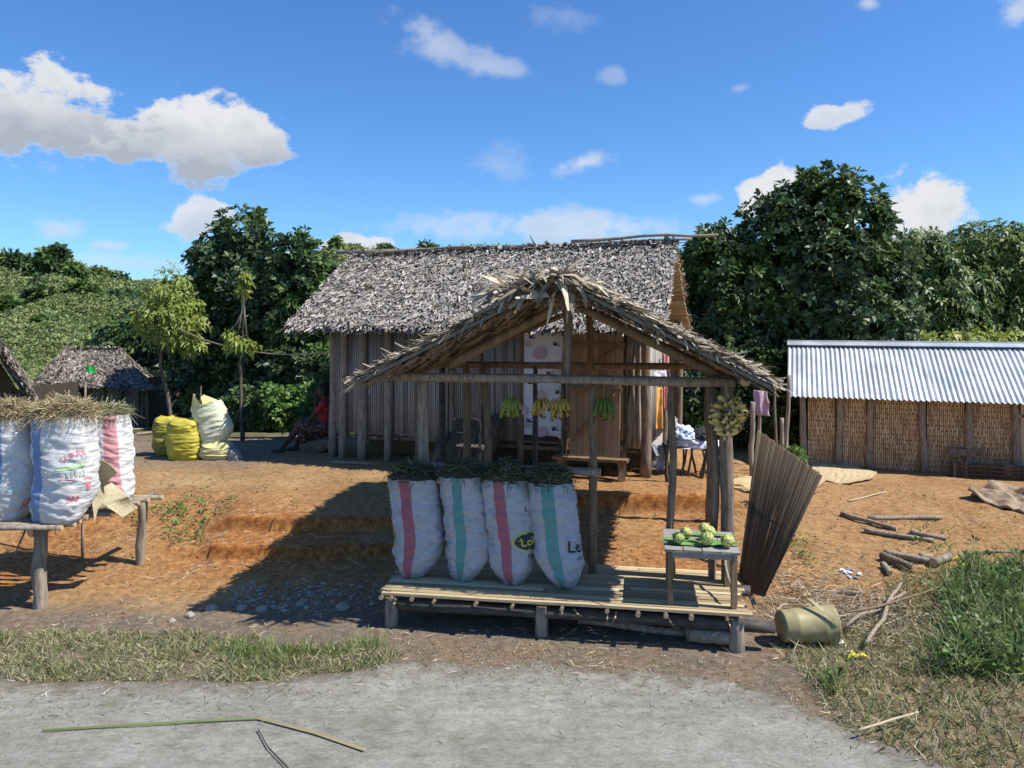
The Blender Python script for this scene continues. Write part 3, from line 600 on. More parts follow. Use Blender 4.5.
# ------------------------------------------------------------------ the thatched house
def build_house():
    base = HUT(2.4, 1.9, .5)
    h = thing('thatched_house', base, 'long raised stick walled house with a grey thatched roof standing behind the stall', 'house')
    eL, eR, rR, rL = HUT(-.45,-.55,2.53), HUT(5.25,-.55,2.53), HUT(5.08,1.9,3.84), HUT(-.82,1.95,3.80)
    bL, bR = HUT(-.5,4.35,2.5), HUT(5.05,4.3,2.5)
    cm = MB(); slab(cm, eL, eR, rR, rL, .03); slab(cm, bR, bL, rL, rR, .03)
    roof = cm.build('roof', M['thatch_core'], h)
    V, Q = joinVQ([thatch(eL, eR, rR, rL, 13000, .14, .026, .07, .6, .55), thatch(eL, eR, rR, rL, 19000, .15, .026, .06, .35, .5, rows=27), thatch(eL-Vector((0,0,.05)), eR-Vector((0,0,.05)), lerp(eR, rR, .05), lerp(eL, rL, .05), 3000, .18, .03, .05, .5, .6), thatch(bR, bL, rL, rR, 5000, .2, .05, .06, .7, .7)])
    # ridge and rake edges
    n = 700; t = rng.uniform(0, 1, n); a = np.array(tuple(rL)); b = np.array(tuple(rR)); p = a+(b-a)*t[:, None]+rng.normal(size=(n, 3))*[.04,.05,.02]+[0,0,.03]
    V2, Q2 = blades(p, rng.normal(size=(n, 3))*[1,.7,.12], rng.uniform(.12,.3,n), rng.uniform(.02,.05,n), unit(rng.normal(size=(n,3))*.4+[0,-.3,1]))
    V, Q = joinVQ([(V, Q), (V2, Q2)])
    mesh_np('thatch', V, Q, M['thatch'], roof)
    us = MB()                                         # rods under the back slope, seen at the open gable end
    for i in range(44):
        t = i/44; p = lerp(bR, rR, t); q = lerp(bL, rL, t); d = (q-p).normalized()
        us.tube([p-d*random.uniform(.0,.05)-Vector((0,0,.10)), p+d*.8-Vector((0,0,.10))], .022, 5)
        if i % 2 == 0 and i > 2:
            p = lerp(eR, rR, t); q = lerp(eL, rL, t); us.tube([p-Vector((0,0,.1)), q-Vector((0,0,.1))], .018, 5)
    us.build('roof_rods', M['woven'], roof)
    rp = MB(); rp.pole(HUT(-1.15,1.95,3.90), HUT(5.35,1.9,3.93), .028, .022, seg=10, bend=.006)
    rp.pole(HUT(-.55,1.8,3.86), HUT(1.6,1.8,3.93), .02, .02); rp.pole(HUT(3.4,1.8,3.95), HUT(5.75,1.85,3.98), .03, .02, bend=.02)
    rp.build('ridge_pole', M['log_grey'], h, smooth=True)
    # front wall of upright sticks, side walls, back wall
    fl = .93
    w = MB(); stick_row(w, HUT(.03,0,0), HUT(3.1,0,0), fl-.02, 2.6, .031, .017)
    w.build('front_wall', M['stick'], h, smooth=True)
    w = MB(); stick_row(w, HUT(4.7,.02,0), HUT(4.9,.02,0), fl, 2.6, .04, .02); stick_row(w, HUT(4.92,.05,0), HUT(4.92,1.5,0), fl, 2.6, .05, .024); stick_row(w, HUT(4.88,.35,0), HUT(4.88,3.6,0), .4, fl-.04, .06, .026); w.build('side_wall', M['stick'], h, smooth=True)  # lowest stick row is added under the floor to keep sunlight out
    w = MB(); stick_row(w, HUT(0,.05,0), HUT(0,3.7,0), fl, 2.7, .05, .026); w.build('side_wall', M['stick'], h, smooth=True)
    w = MB(); w.beam(HUT(0,3.7,1.55), HUT(4.9,3.7,1.55), .04, 2.2); w.beam(HUT(.3,.62,.66), HUT(4.8,.62,.66), .03, .5); w.build('back_wall', M['woven_back'], h)  # second beam is an added panel that blocks light under the floor
    w = MB()
    for k in range(26):
        w.beam(HUT(.05,.05+k*.14,fl-.03), HUT(4.88,.05+k*.14,fl-.03), .13, .025, jit=.004)
    for b in (0,.45): w.pole(HUT(-.05,b,fl-.08), HUT(4.98,b,fl-.08), .035)
    for a in np.arange(.1, 4.9, .36): w.tube([HUT(a,-.12,fl-.075), HUT(a,1.4,fl-.075)], .022, 6)
    w.build('floor_frame', M['log'], h, smooth=False)
    pb = [(.0,0,.075),(.22,-.10,.065),(.56,-.07,.075),(1.0,-.08,.065),(1.5,-.06,.06),(2.05,-.06,.05),(2.5,-.07,.05),(3.12,-.03,.06),(3.78,-.03,.05),(4.62,-.03,.05)]
    for a, b, r in pb:
        p = MB(); q = HUT(a, b, 0); p.pole((q.x, q.y, gz(q.x, q.y)-.1), HUT(a+random.uniform(-.02,.02), b+.03, 2.62), r, r*.85, 9, bend=.01); p.build('post', M['log_grey' if a < 1.2 else 'log'], h, smooth=True)
    for a, b in ((4.92,0),(4.92,1.85),(4.92,3.7),(0,3.7),(0,1.85),(2.4,3.7)):
        p = MB(); q = HUT(a, b, 0); p.pole((q.x, q.y, gz(q.x, q.y)-.1), HUT(a, b, 2.62), .085 if b == 0 else .06, .07, 9, bend=.008); p.build('post', M['log'], h, smooth=True)
    d = MB()
    for k, a in enumerate(np.arange(3.84, 4.62, .115)): d.box(HUT(a+.05, -.09, (2.47+1.0)/2), (.110, .024, 1.47), Matrix.Rotation(-.332, 3, 'Z'), jit=.003)
    for z in (1.2, 1.75, 2.3): d.box(HUT(4.26,-.112, z), (.80,.022,.07), Matrix.Rotation(-.332, 3, 'Z'))
    d.beam(HUT(3.9,-.114,1.78), HUT(4.58,-.114,2.28), .02, .07, up=(.3,.9,0)); d.beam(HUT(3.9,-.114,1.24), HUT(4.58,-.114,1.70), .02, .07, up=(.3,.9,0))
    d.build('door', M['door'], h)
    d = MB()
    for k, a in enumerate(np.arange(3.92, 4.60, .10)): d.box(HUT(a+.05, -.26, 1.30), (.096, .022, 1.0), Matrix.Rotation(-.332, 3, 'Z') @ Matrix.Rotation(-.05, 3, 'X'), jit=.003)
    for z, b in ((.92,-.265),(1.70,-.295)): d.box(HUT(4.27, b, z), (.76,.022,.06), Matrix.Rotation(-.332, 3, 'Z'))
    d.beam(HUT(3.97,-.30,.98), HUT(4.55,-.31,1.64), .02, .06, up=(.3,.9,0)); tag(d.build('half_door', M['door'], h), 'lower half door of paler planks with a diagonal brace')
    s = MB()
    for b in (-.42,-.30): s.beam(HUT(3.72,b,fl-.16), HUT(4.75,b,fl-.16), .10, .035, jit=.004)
    for a in (3.80,4.25,4.66): s.beam(HUT(a,-.36,.5), HUT(a,-.36,fl-.18), .09, .09, up=(0,1,0))
    s.build('step', M['log_brown'], h)
    # bark slab beside the door
    s = MB()
    for k in range(6): s.pole(HUT(4.68+k*.035,-.10-.02*(k % 2),.9), HUT(4.70+k*.03,-.08,2.5), .028, .022, 6, bend=.02)
    s.build('bark_slab', M['log_grey'], h, smooth=True)
build_house()
def cloth(name, corner, du, dv, nu, nv, mat, amp=.02, freq=5, base=None, label=None, cat='cloth', parent=None, group=None, curve=None, thick=.006, ragged=0):
    """hanging or draped sheet with folds: corner + s*du + t*dv; thin but closed"""
    corner, du, dv = Vector(corner), Vector(du), Vector(dv); n = du.cross(dv).normalized(); mb = MB(); q = random.random()*40; top = []
    for j in range(nv+1):
        for i in range(nu+1):
            s, t = i/nu, j/nv
            p = corner+du*s+dv*t*(1+ragged*noise.noise(Vector((s*6+q, 3, 0))))
            p += n*amp*(math.sin(s*freq*6.28+q+1.3*t)*(.4+.6*t)+.8*noise.noise(Vector((s*4+q, t*3, 0))))
            if curve: p = curve(s, t, p)
            top.append(p)
    k = nu+1; F1 = [(j*k+i, j*k+i+1, (j+1)*k+i+1, (j+1)*k+i) for j in range(nv) for i in range(nu)]
    m = len(top); back = [p-n*thick for p in top]; F2 = [tuple(reversed([x+m for x in f])) for f in F1]
    rim = [j for j in range(k)]+[j*k+nu for j in range(1, nv+1)]+[nv*k+i for i in range(nu-1, -1, -1)]+[j*k for j in range(nv-1, 0, -1)]
    F3 = [(rim[(i+1) % len(rim)], rim[i], rim[i]+m, rim[(i+1) % len(rim)]+m) for i in range(len(rim))]
    mb.add(top+back, F1+F2+F3)
    o = mb.build(name, mat, parent, smooth=True, base=None if parent else (base or corner))
    if label: tag(o, label, cat, group)
    return o
def ell(mb, c, ux, uy, rx, ry, n=14, rot=0, off=0, mi=0):
    vs = []
    for k in range(n):
        a = 6.283*k/n; x, y = math.cos(a)*rx, math.sin(a)*ry
        x, y = x*math.cos(rot)-y*math.sin(rot), x*math.sin(rot)+y*math.cos(rot); vs.append(Vector(c)+ux*x+uy*y)
    mb.add(vs, [tuple(range(n))], mi)
def build_curtain():
    ux = HUT(1,0,0)-HUT(0,0,0); ux.normalize(); uy = Vector((0,0,1)); nb = HUT(0,-1,0)-HUT(0,0,0)
    c0 = HUT(3.15,-.03,2.5); W_, Hh = .68, 1.50
    root = thing('curtain', c0, 'white door curtain printed with mauve dots, dark bees and leaves', 'curtain')
    cloth('fabric', c0, ux*W_, Vector((0,0,-Hh)), 24, 30, M['white_cloth'], amp=.010, freq=2, parent=root)
    pr = MB()
    def at(x, y): return c0+ux*x-uy*y+nb*.028
    for x, y, r in ((.26,.33,.12),(.62,.52,.10),(.26,.93,.11),(.02,1.15,.09),(.30,1.5-.05,.10)): ell(pr, at(min(x,.58), y), ux, uy, r*.85, r*.7, 16, .3, mi=0)
    for x, y in ((.50,.20),(.14,.10),(.40,.62),(.53,.88),(.30,1.22),(.48,1.40),(.10,1.30),(.60,1.15),(.12,.75)):
        a = random.uniform(-.6,.6); ell(pr, at(x,y), ux, uy, .032,.020,10,a,mi=1)
        for sx in (-1,1): ell(pr, at(x+sx*.018, y-.028)+nb*.002, ux, uy, .022,.007,8,sx*.5,mi=1)
        ell(pr, at(x+.05,y+.01), ux, uy, .014,.014,8,mi=1)
    for x, y in ((.44,.63),(.06,1.38),(.60,1.38),(.45,1.02),(.08,.22)):
        for a in (0, 1.1): ell(pr, at(x+.03*math.cos(a), y-.03*math.sin(a))+nb*.003, ux, uy, .055,.018,8,a,mi=0)
    pr.build('print', [M['ink_mauve'], M['ink_black']], root)
build_curtain()

# ------------------------------------------------------------------ tin roofed shed
def build_shed():
    L = 7.4; g = -.30; ez = 1.13
    sroot = thing('tin_roofed_shed', TIN(L/2, 1.5, g), 'low cane walled shed with a bright corrugated metal roof', 'shed')
    for (a0, a1) in ((.08,.66),(.70,1.23),(1.27,2.21),(2.25,2.95),(2.99,3.76)):
        wovenwall('wall_panel', TIN(a0+.03,0,0), TIN(a1-.02,0,0), g-.1, ez+.12, M['woven'], M['woven_back'], sroot)
    wovenwall('wall_panel', TIN(4.75,0,0), TIN(L,0,0), g-.1, ez+.12, M['woven'], M['woven_back'], sroot)
    wb = MB(); wb.beam(TIN(0,.03,.45), TIN(0,3,.45), .04, 1.6); wb.beam(TIN(L,.03,.45), TIN(L,3,.45), .04, 1.6); wb.beam(TIN(0,3,.45), TIN(L,3,.45), .04, 1.6); wb.build('back_wall', M['woven_back'], sroot)
    for a in (.04,.68,1.25,2.23,2.97,3.78,4.70,5.55,7.35):
        p = MB(); lean = random.uniform(-.04,.04); p.pole(TIN(a,-.05,g-.15), TIN(a+lean,-.04,ez+.12), .07, .06, 8, bend=.01); p.build('post', M['log_grey'], sroot, smooth=True)
    d = MB()
    for k in range(6): d.box(TIN(3.90+k*.125,-.05,.40), (.118,.03,1.45), Matrix.Rotation(-.349,3,'Z'), jit=.003)
    for z in (-.1, .85): d.box(TIN(4.2,-.075,z), (.8,.02,.06), Matrix.Rotation(-.349,3,'Z'))
    dr = d.build('door', M['woven'], sroot)
    for z in (-.1,.85):
        hg = MB(); hg.box(TIN(3.94,-.095,z), (.18,.015,.03), Matrix.Rotation(-.349,3,'Z')); hg.build('hinge', M['ink_black'], dr)
    b = MB(); b.box(TIN(2.90,-.13,.12), (.55,.025,.12), Matrix.Rotation(-.349,3,'Z')); b.build('patch_board', M['log'], sroot)
    # corrugated sheets, front and back slope
    tin, nt, bs = new_mat('corrugated metal'); f = noise_tex(nt, 2.2, 5, (1,.3,1)); rs = noise_tex(nt, 5, 9, (1,.35,.35), rough=.8); nt.links.new(mixc(nt, ramp(nt, [(.60,(0,0,0)),(.74,(.55,.55,.55))], rs), ramp(nt, [(.3,(.42,.45,.47)),(.7,(.62,.65,.66))], f), (.30,.20,.13)), bs.inputs['Base Color'])
    bs.inputs['Metallic'].default_value = .35; nt.links.new(ramp(nt, [(.3,(.33,)*3),(.7,(.5,)*3)], f), bs.inputs['Roughness'])
    M['tin'] = tin
    for side in (0, 1):
        V = []; nu, nv = 1150, 6; a0, a1 = -.28, L+.25
        for j in range(nv+1):
            t = j/nv
            for i in range(nu+1):
                s = i/nu; a = lerp(a0, a1, s)-(.0 if side == 0 else 0)
                b = lerp(-.38, 1.5, t) if side == 0 else lerp(3.38, 1.5, t)
                z = lerp(ez-.03, 2.135, t)-.0*a+.009*(math.floor(a/.78)%2)+.014*math.sin(a/.096*6.283)+.006*noise.noise(Vector((a*.7, t*2, side)))+(.008 if (a % 1.6) < .8 else 0)
                V.append(tuple(TIN(a, b, z)))
        idx = np.arange(len(V)).reshape(nv+1, nu+1); Q = np.stack([idx[:-1,:-1], idx[:-1,1:], idx[1:,1:], idx[1:,:-1]], -1).reshape(-1,4)
        mesh_np('roof_sheet', V, Q, tin, sroot, smooth=True)
    rc = MB(); rc.beam(TIN(-.30,1.42,2.145), TIN(L+.27,1.42,2.145), .26, .012, up=(0,-.42,1)); rc.beam(TIN(-.30,1.60,2.14), TIN(L+.27,1.60,2.14), .26, .012, up=(0,.42,1)); rc.build('ridge_cap', tin, sroot)
    rf = MB()
    for a in np.arange(0, L+.1, .9): rf.pole(TIN(a,-.3,ez-.05), TIN(a,1.5,2.04), .03); rf.pole(TIN(a,3.3,ez-.05), TIN(a,1.5,2.04), .03)
    rf.build('rafters', M['log'], sroot, smooth=True)
build_shed()

# ------------------------------------------------------------------ small thatched sheds at the left
def build_small_sheds():
    d = 22.5; X = lambda px, dd: (px-CX)/F*dd
    g = gz(X(95,d), d)
    s = thing('thatched_shed', (X(95,d), d, g), 'small thatched shed with an open dark porch behind the yellow sacks', 'shed')
    q = lambda px, py, dd: P(px, py, dd)
    eL, eR = q(40,383,21.6), q(150,390,21.9); rL, rR = q(66,351,23.3), q(118,351,23.5)
    bL, bR = P(58,380,25), P(158,384,25.2)
    cm = MB(); slab(cm, eL, eR, rR, rL, .06); slab(cm, bR, bL, rL, rR, .06)
    for tri in ((eR, bR, rR),(bL, eL, rL)):
        a = [Vector(p) for p in tri]; 
        if tri[0] is eR: cm.add(a+[p-Vector((0,0,.06)) for p in a], [(0,1,2),(5,4,3),(0,3,4,1),(1,4,5,2),(2,5,3,0)])
    roof = cm.build('roof', M['thatch_core'], s)
    parts = [thatch(eL, eR, rR, rL, 3000, .26, .06, .07, .5, .6), thatch(eL, eR, lerp(eR,rR,.08), lerp(eL,rL,.08), 500, .34, .05, .03, .3, .5), thatch(eR, bR, rR, rR, 1500, .26, .06, .07, .5, .6), thatch(bR, bL, rL, rR, 1200, .26, .06, .06, .5, .6)]
    lp = P(30,386,22.6); parts.append(thatch(lp, eL, rL, rL, 500, .3, .06, .05, .5, .6))
    V, Q = joinVQ(parts); mesh_np('thatch', V, Q, M['thatch_dark'], roof)
    f0, f1 = P(90,400,22), P(146,400,22.3)
    wovenwall('front_wall', (f0.x,f0.y,0), (f1.x,f1.y,0), g-.2, .98, M['stick'], M['mat_dark'], s, .07, .22)
    f2, f3 = P(56,400,22.9), P(92,400,22.02); wovenwall('porch_shade_wall', (f2.x,f2.y+.8,0), (f3.x,f3.y+.6,0), g-.2, .85, M['mat_dark'], M['thatch_core'], s, .07, .22)  # dark splints and backing paint in the shade of the open porch
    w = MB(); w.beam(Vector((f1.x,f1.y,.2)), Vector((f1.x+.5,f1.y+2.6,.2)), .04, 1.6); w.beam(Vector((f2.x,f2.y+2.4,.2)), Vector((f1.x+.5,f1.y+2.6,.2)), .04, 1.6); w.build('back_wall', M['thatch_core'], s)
    for px, dd in ((42,21.9),(68,22.0),(90,21.95),(104,21.98),(120,21.98),(138,22.1),(147,22.2)):
        p = MB(); v = P(px,400,dd); p.pole((v.x,v.y,g-.2), (v.x,v.y,1.0), .05, .045, 7); p.build('post', M['log'], s, smooth=True)
    r = MB()
    for z in (-.15,.15,.42): r.tube([Vector((f0.x,f0.y-.05,z)), Vector((f1.x,f1.y-.05,z+.02))], .025, 6)
    r.build('wall_rails', M['log_grey'], s)
    # far left shed
    d2 = 19.5; g2 = gz(X(-10,d2), d2)
    s2 = thing('thatched_shed', (X(-20,d2), d2, g2), 'dark thatched shed cut off by the left edge of the photo', 'shed')
    e1 = P(34,404,d2-.8); r1 = P(-4,349,d2-.9); r1b = P(4,349,d2+2.4); e1b = P(40,398,d2+2.4); e0 = P(-46,404,d2-.8); e0b = P(-36,398,d2+2.4)
    cm = MB(); slab(cm, e1, e1b, r1b, r1, .07); slab(cm, e0b, e0, r1, r1b, .07); roof = cm.build('roof', M['thatch_core'], s2)
    V, Q = joinVQ([thatch(e1, e1b, r1b, r1, 1500, .3, .06, .08, .5, .7), thatch(e1, lerp(e1,e1b,.05), lerp(r1,r1b,.05), r1, 700, .3, .06, .10, 1.2, .8), thatch(e0b, e0, r1, r1b, 900, .3, .06, .08, .5, .7)]); mesh_np('thatch', V, Q, M['thatch_dark'], roof)
    a, b = P(-44,400,d2), P(20,400,d2); wovenwall('front_wall', (a.x,a.y,0), (b.x,b.y,0), g2-.2, .85, M['mat_dark'], M['thatch_core'], s2, .07, .25)
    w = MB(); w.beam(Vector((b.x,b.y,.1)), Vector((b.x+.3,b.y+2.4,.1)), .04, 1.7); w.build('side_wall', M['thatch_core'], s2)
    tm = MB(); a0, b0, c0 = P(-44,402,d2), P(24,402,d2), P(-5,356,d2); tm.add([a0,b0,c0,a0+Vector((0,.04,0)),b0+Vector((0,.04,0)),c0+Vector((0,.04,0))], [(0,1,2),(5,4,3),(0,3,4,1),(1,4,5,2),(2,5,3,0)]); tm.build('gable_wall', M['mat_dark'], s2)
    for px in (-30,10,20):
        p = MB(); v = P(px,400,d2-.06); p.pole((v.x,v.y,g2-.2), (v.x,v.y,.9), .05, .045, 7); p.build('post', M['log'], s2, smooth=True)
build_small_sheds()
# ------------------------------------------------------------------ the market stall
SA = Matrix.Rotation(math.atan2(-.165,.986), 3, 'Z')
def zr(a): return 2.08+.475*(min(a+.28, 3.38-a))
def build_stall():
    st = thing('market_stall', ST(1.55,1.2,.1), 'open roadside stall of rough poles with a ragged palm leaf gable roof and slatted platform', 'stall')
    zt = .32
    s = MB(); b = -.04
    while b < .98:
        w_ = random.uniform(.045,.085); a0 = random.uniform(-.03,.03); a1 = 3.06+random.uniform(-.06,.05)
        cuts = [a0, a1] if random.random() < .55 else [a0, random.uniform(.9,2.3), a1]
        for c0, c1 in zip(cuts, cuts[1:]):
            n = 7; zz = random.uniform(-.004,.004); top = []; q = random.random()*30; aa = [lerp(c0+.004, c1-.004, i/n) for i in range(n+1)]
            ring = []
            for a in aa:
                e = .006*noise.noise(Vector((a*2, q, 0))); z = zt+zz+.006*noise.noise(Vector((a*1.5, q, 5)))
                ring += [ST(a,b+e,z), ST(a,b+w_-.004+e,z), ST(a,b+w_-.004+e,z-.022), ST(a,b+e,z-.022)]
            fs = [(4*i+k, 4*i+(k+1)%4, 4*i+4+(k+1)%4, 4*i+4+k) for i in range(n) for k in range(4)]+[(3,2,1,0),(4*n,4*n+1,4*n+2,4*n+3)]
            s.add(ring, fs)
        b += w_+.002
    s.build('platform_slats', M['slat'], st)
    j = MB()
    for a in [.03,.12,.30,.50,.86,1.17,1.58,1.95,2.2,2.42,2.62,2.9,3.0]: j.pole(ST(a,-.055-random.uniform(0,.04),.276), ST(a,1.0,.276), random.uniform(.014,.022), seg=3, capmi=1)
    j.build('joists', [M['log'], M['cut']], st, smooth=True)
    for b_, a0, a1 in ((.06,-.02,3.28),(.9,-.05,3.2)):
        k = MB(); k.pole(ST(a0,b_,.195), ST(a1,b_,.185), .052, .048, 10, 12, bend=.003); k.build('platform_beam', M['log_dark'], st, smooth=True)
    k = MB(); k.pole(ST(1.7,.2,.10), ST(2.95,.15,.05), .035, .03, 8); k.pole(ST(2.6,.1,.07), ST(3.0,.02,.10), .06,.055, 8); k.build('loose_prop', M['log_grey'], st, smooth=True)
    for a, b_, r in ((.09,.04,.058),(1.40,.05,.055),(2.98,.02,.06),(.1,.9,.06),(3.0,.9,.06),(1.5,.92,.05)):
        k = MB(); v = ST(a,b_,0); k.pole((v.x,v.y,gz(v.x,v.y)-.06), ST(a,b_,.255 if a != 2.98 else .25), r, r*.95, 10, 4, bend=.004, capmi=1); k.build('platform_leg', [M['log_grey'], M['cut']], st, smooth=True)
    for a in [.16,.33,.52,.87,.93,1.19,1.25,1.6,1.66,1.97,2.02,2.22,2.44,2.5,2.63,2.92]:
        for _ in range(random.choice((0,0,1,1))):
            t = MB()
            p = ST(a+random.uniform(-.02,.02), -.005, .262); q = p+Vector((random.uniform(-.07,.07), -.03, random.uniform(-.11,-.05)))
            m = p.lerp(q,.5)+Vector((0,-.03,0)); w_ = Vector((random.uniform(.004,.009),0,random.uniform(-.003,.003)))
            t.add([p-w_,p+w_,m+w_,m-w_,q+w_*.3,q-w_*.3],[(0,1,2,3),(3,2,4,5)]); t.build('strap', M['strap'], st)
    posts = [(.183,.74,.055,2.1,.32,'log_grey'),(1.78,.76,.038,2.1,.32,'log_brown'),(2.50,.74,.034,2.1,.32,'log'),(2.98,.72,.062,2.16,-.05,'log'),(2.865,.80,.036,2.1,-.05,'log'),
             (3.03,2.95,.058,2.1,.2,'log'),(.10,2.95,.05,2.1,.2,'log_brown'),(.36,2.9,.045,2.1,.2,'log'),(.95,2.95,.032,2.1,.2,'log_dark'),(-.2,2.9,.04,2.1,.2,'log_dark')]
    for a, b_, r, zt_, zb, m in posts:
        k = MB(); v = ST(a,b_,0); z0 = zb if zb == .32 and b_ < 1 else gz(v.x,v.y)-.08
        k.pole((v.x,v.y,z0), ST(a+random.uniform(-.015,.015),b_,zt_), r*1.08, r*.9, 9, 8, bend=.012); k.build('post', M[m], st, smooth=True)
    def pole(name, p, q, r0, r1=None, m='log', cap='cut', **kw):
        k = MB(); k.pole(p, q, r0, r1, 9, 8, capmi=1, **kw); k.build(name, [M[m], M[cap]], st, smooth=True)
    pole('tie_beam', ST(-.14,.70,2.115), ST(3.04,.66,2.10), .044, .042, 'log_grey', bend=.003)
    pole('tie_beam', ST(-.1,2.95,2.10), ST(3.2,2.95,2.105), .042, .038, 'log_brown', bend=.003)
    pole('eave_pole', ST(-.13,.5,2.14), ST(-.13,3.3,2.14), .038, .035); pole('eave_pole', ST(3.1,.45,2.12), ST(3.1,3.3,2.14), .042, .038)
    pole('king_post', ST(1.55,.72,2.07), ST(1.55,.72,2.93), .046, .042, 'log'); pole('king_post', ST(1.63,2.93,2.05), ST(1.60,2.93,2.88), .042, .04, 'log_brown')
    for b_, r in ((.76,.048),(2.9,.036)):
        pole('rafter', ST(.42 if b_<1 else -.2,b_,zr(.42)-.20 if b_<1 else 2.08), ST(1.52,b_,2.80), r, r*.85, 'log_brown', bend=.004); pole('rafter', ST(2.95,b_,2.13), ST(1.66,b_,2.77), r*.9, r*.8, 'log_brown', bend=.004)
    pole('rafter', ST(-.2,1.8,2.06), ST(1.5,1.8,2.88), .03, .03, 'log_brown'); pole('rafter', ST(3.3,1.8,2.05), ST(1.6,1.8,2.88), .03, .03, 'log_brown')
    pole('ridge_pole', ST(1.55,-.02,2.96), ST(1.56,3.3,2.96), .035); pole('collar', ST(1.1,.70,2.80), ST(2.0,.70,2.80), .02, .018)
    pole('hand_rail', ST(.15,.70,1.27), ST(1.86,.68,1.265), .04, .036, 'log_grey', bend=.004)
    # roof
    eL0, rL0, rL1, eL1 = ST(-.22,-.02,2.11), ST(1.55,.06,2.99), ST(1.56,3.35,2.99), ST(-.22,3.35,2.11)
    eR0, eR1 = ST(3.24,-.02,2.13), ST(3.22,3.35,2.13)
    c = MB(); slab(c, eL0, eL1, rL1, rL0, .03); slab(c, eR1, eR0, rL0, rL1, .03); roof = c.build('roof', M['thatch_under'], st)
    def lf(e0, e1, r1, r0): return [thatch(e0, e1, r1, r0, 7500, .19, .028, .055, .40, .45, bend=.025)]
    parts = lf(eL0, eL1, rL1, rL0)+lf(eR1, eR0, rL0, rL1)
    # extra shaggy layer on the right slope and along both front rakes
    parts.append(thatch(eR1, eR0, rL0, rL1, 900, .24, .026, .09, .6, .55, bend=.05))
    for e, r in ((eL0, rL0),(eR0, rL0)):
        e1, r1 = lerp(e, eL1 if e is eL0 else eR1, .07), lerp(r, rL1, .07); out = -1 if e is eL0 else 1
        n = 850; t = rng.uniform(0,1,n); a, b2 = np.array(tuple(e)), np.array(tuple(r)); p = a+(b2-a)*t[:,None]; fw = np.array(tuple(ST(0,-1,0)-ST(0,0,0)))
        p = p+fw*rng.uniform(-.20,.0,n)[:,None]+np.array([[0,0,1]])*rng.uniform(-.0,.055,n)[:,None]
        d = unit(unit(a-b2)+fw*rng.uniform(-.7,.55,n)[:,None]+rng.normal(size=(n,3))*.2+[0,0,.12])
        parts.append(blades(p, d, rng.uniform(.07,.19,n), rng.uniform(.012,.034,n), unit(rng.normal(size=(n,3))*.5+[0,-.5,1]), rng.normal(size=(n,3))*.04+[0,0,-.02], tip=.4))
    # bunched leaves over the ridge
    n = 520; t = rng.uniform(0,1,n)**2; a, b2 = np.array(tuple(ST(1.50,-.02,2.97))), np.array(tuple(ST(1.56,3.3,2.98))); p = a+(b2-a)*t[:,None]+rng.normal(size=(n,3))*[.10,.05,.025]+[0,0,.03]
    al = np.array(tuple(ST(1,0,0)-ST(0,0,0))); sg = np.sign(rng.normal(size=n))[:,None]
    d = unit(al*sg*rng.uniform(.4,1,n)[:,None]+rng.normal(size=(n,3))*[.35,.35,.22]+[0,-.1,-.05])
    parts.append(blades(p, d, rng.uniform(.12,.30,n), rng.uniform(.025,.065,n), unit(rng.normal(size=(n,3))*.5+[0,-.4,1]), np.stack([rng.normal(size=n)*.03, rng.normal(size=n)*.03, -rng.uniform(.03,.16,n)],1), tip=.35))
    n = 80; p = np.array(tuple(ST(1.28,.0,2.93)))+rng.normal(size=(n,3))*[.14,.05,.04]; d = unit(rng.normal(size=(n,3))*.35+[-.7,-.3,-.35])
    parts.append(blades(p, d, rng.uniform(.14,.30,n), rng.uniform(.03,.07,n), unit(rng.normal(size=(n,3))*.5+[-.3,-.8,.5]), rng.normal(size=(n,3))*.03, tip=.3))
    V, Q = joinVQ(parts); mesh_np('thatch', V, Q, M['thatch_tan'], roof)
    # leaf shingles seen from below, in rows parallel to the ridge
    up = []
    for e0, e1, r0, r1 in ((eL0,eL1,rL0,rL1),(eR0,eR1,rL0,rL1)):
        nr = np.array(tuple((e1-e0).cross(r0-e0).normalized())); nr = -nr if nr[2] > 0 else nr
        rows = 17; cols = 52
        for i in range(rows):
            t = (i+.9)/rows; s_ = (np.arange(cols)+rng.uniform(-.2,.2,cols))/cols
            lo = np.array(tuple(e0)); hi = np.array(tuple(r0)); q = (lo+(hi-lo)*t)+(np.array(tuple(e1))-lo)*s_[:,None]+nr*(.035+.0*i)
            dn = unit(lo-hi)*np.ones((cols,1))+nr*.16+rng.normal(size=(cols,3))*.025
            up.append(blades(q, dn, rng.uniform(.13,.16,cols), rng.uniform(.06,.078,cols), nr+rng.normal(size=(cols,3))*.12, tip=.85))
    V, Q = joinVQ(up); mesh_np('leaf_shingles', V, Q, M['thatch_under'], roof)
    rods = MB()
    for i in range(1, 13):
        t = i/13
        rods.tube([lerp(eL0,rL0,t)+Vector((0,0,-.05)), lerp(eL1,rL1,t)+Vector((0,0,-.05))], .012, 5); rods.tube([lerp(eR0,rL0,t)+Vector((0,0,-.05)), lerp(eR1,rL1,t)+Vector((0,0,-.05))], .012, 5)
    rods.build('roof_rods', M['log_brown'], roof)
build_stall()

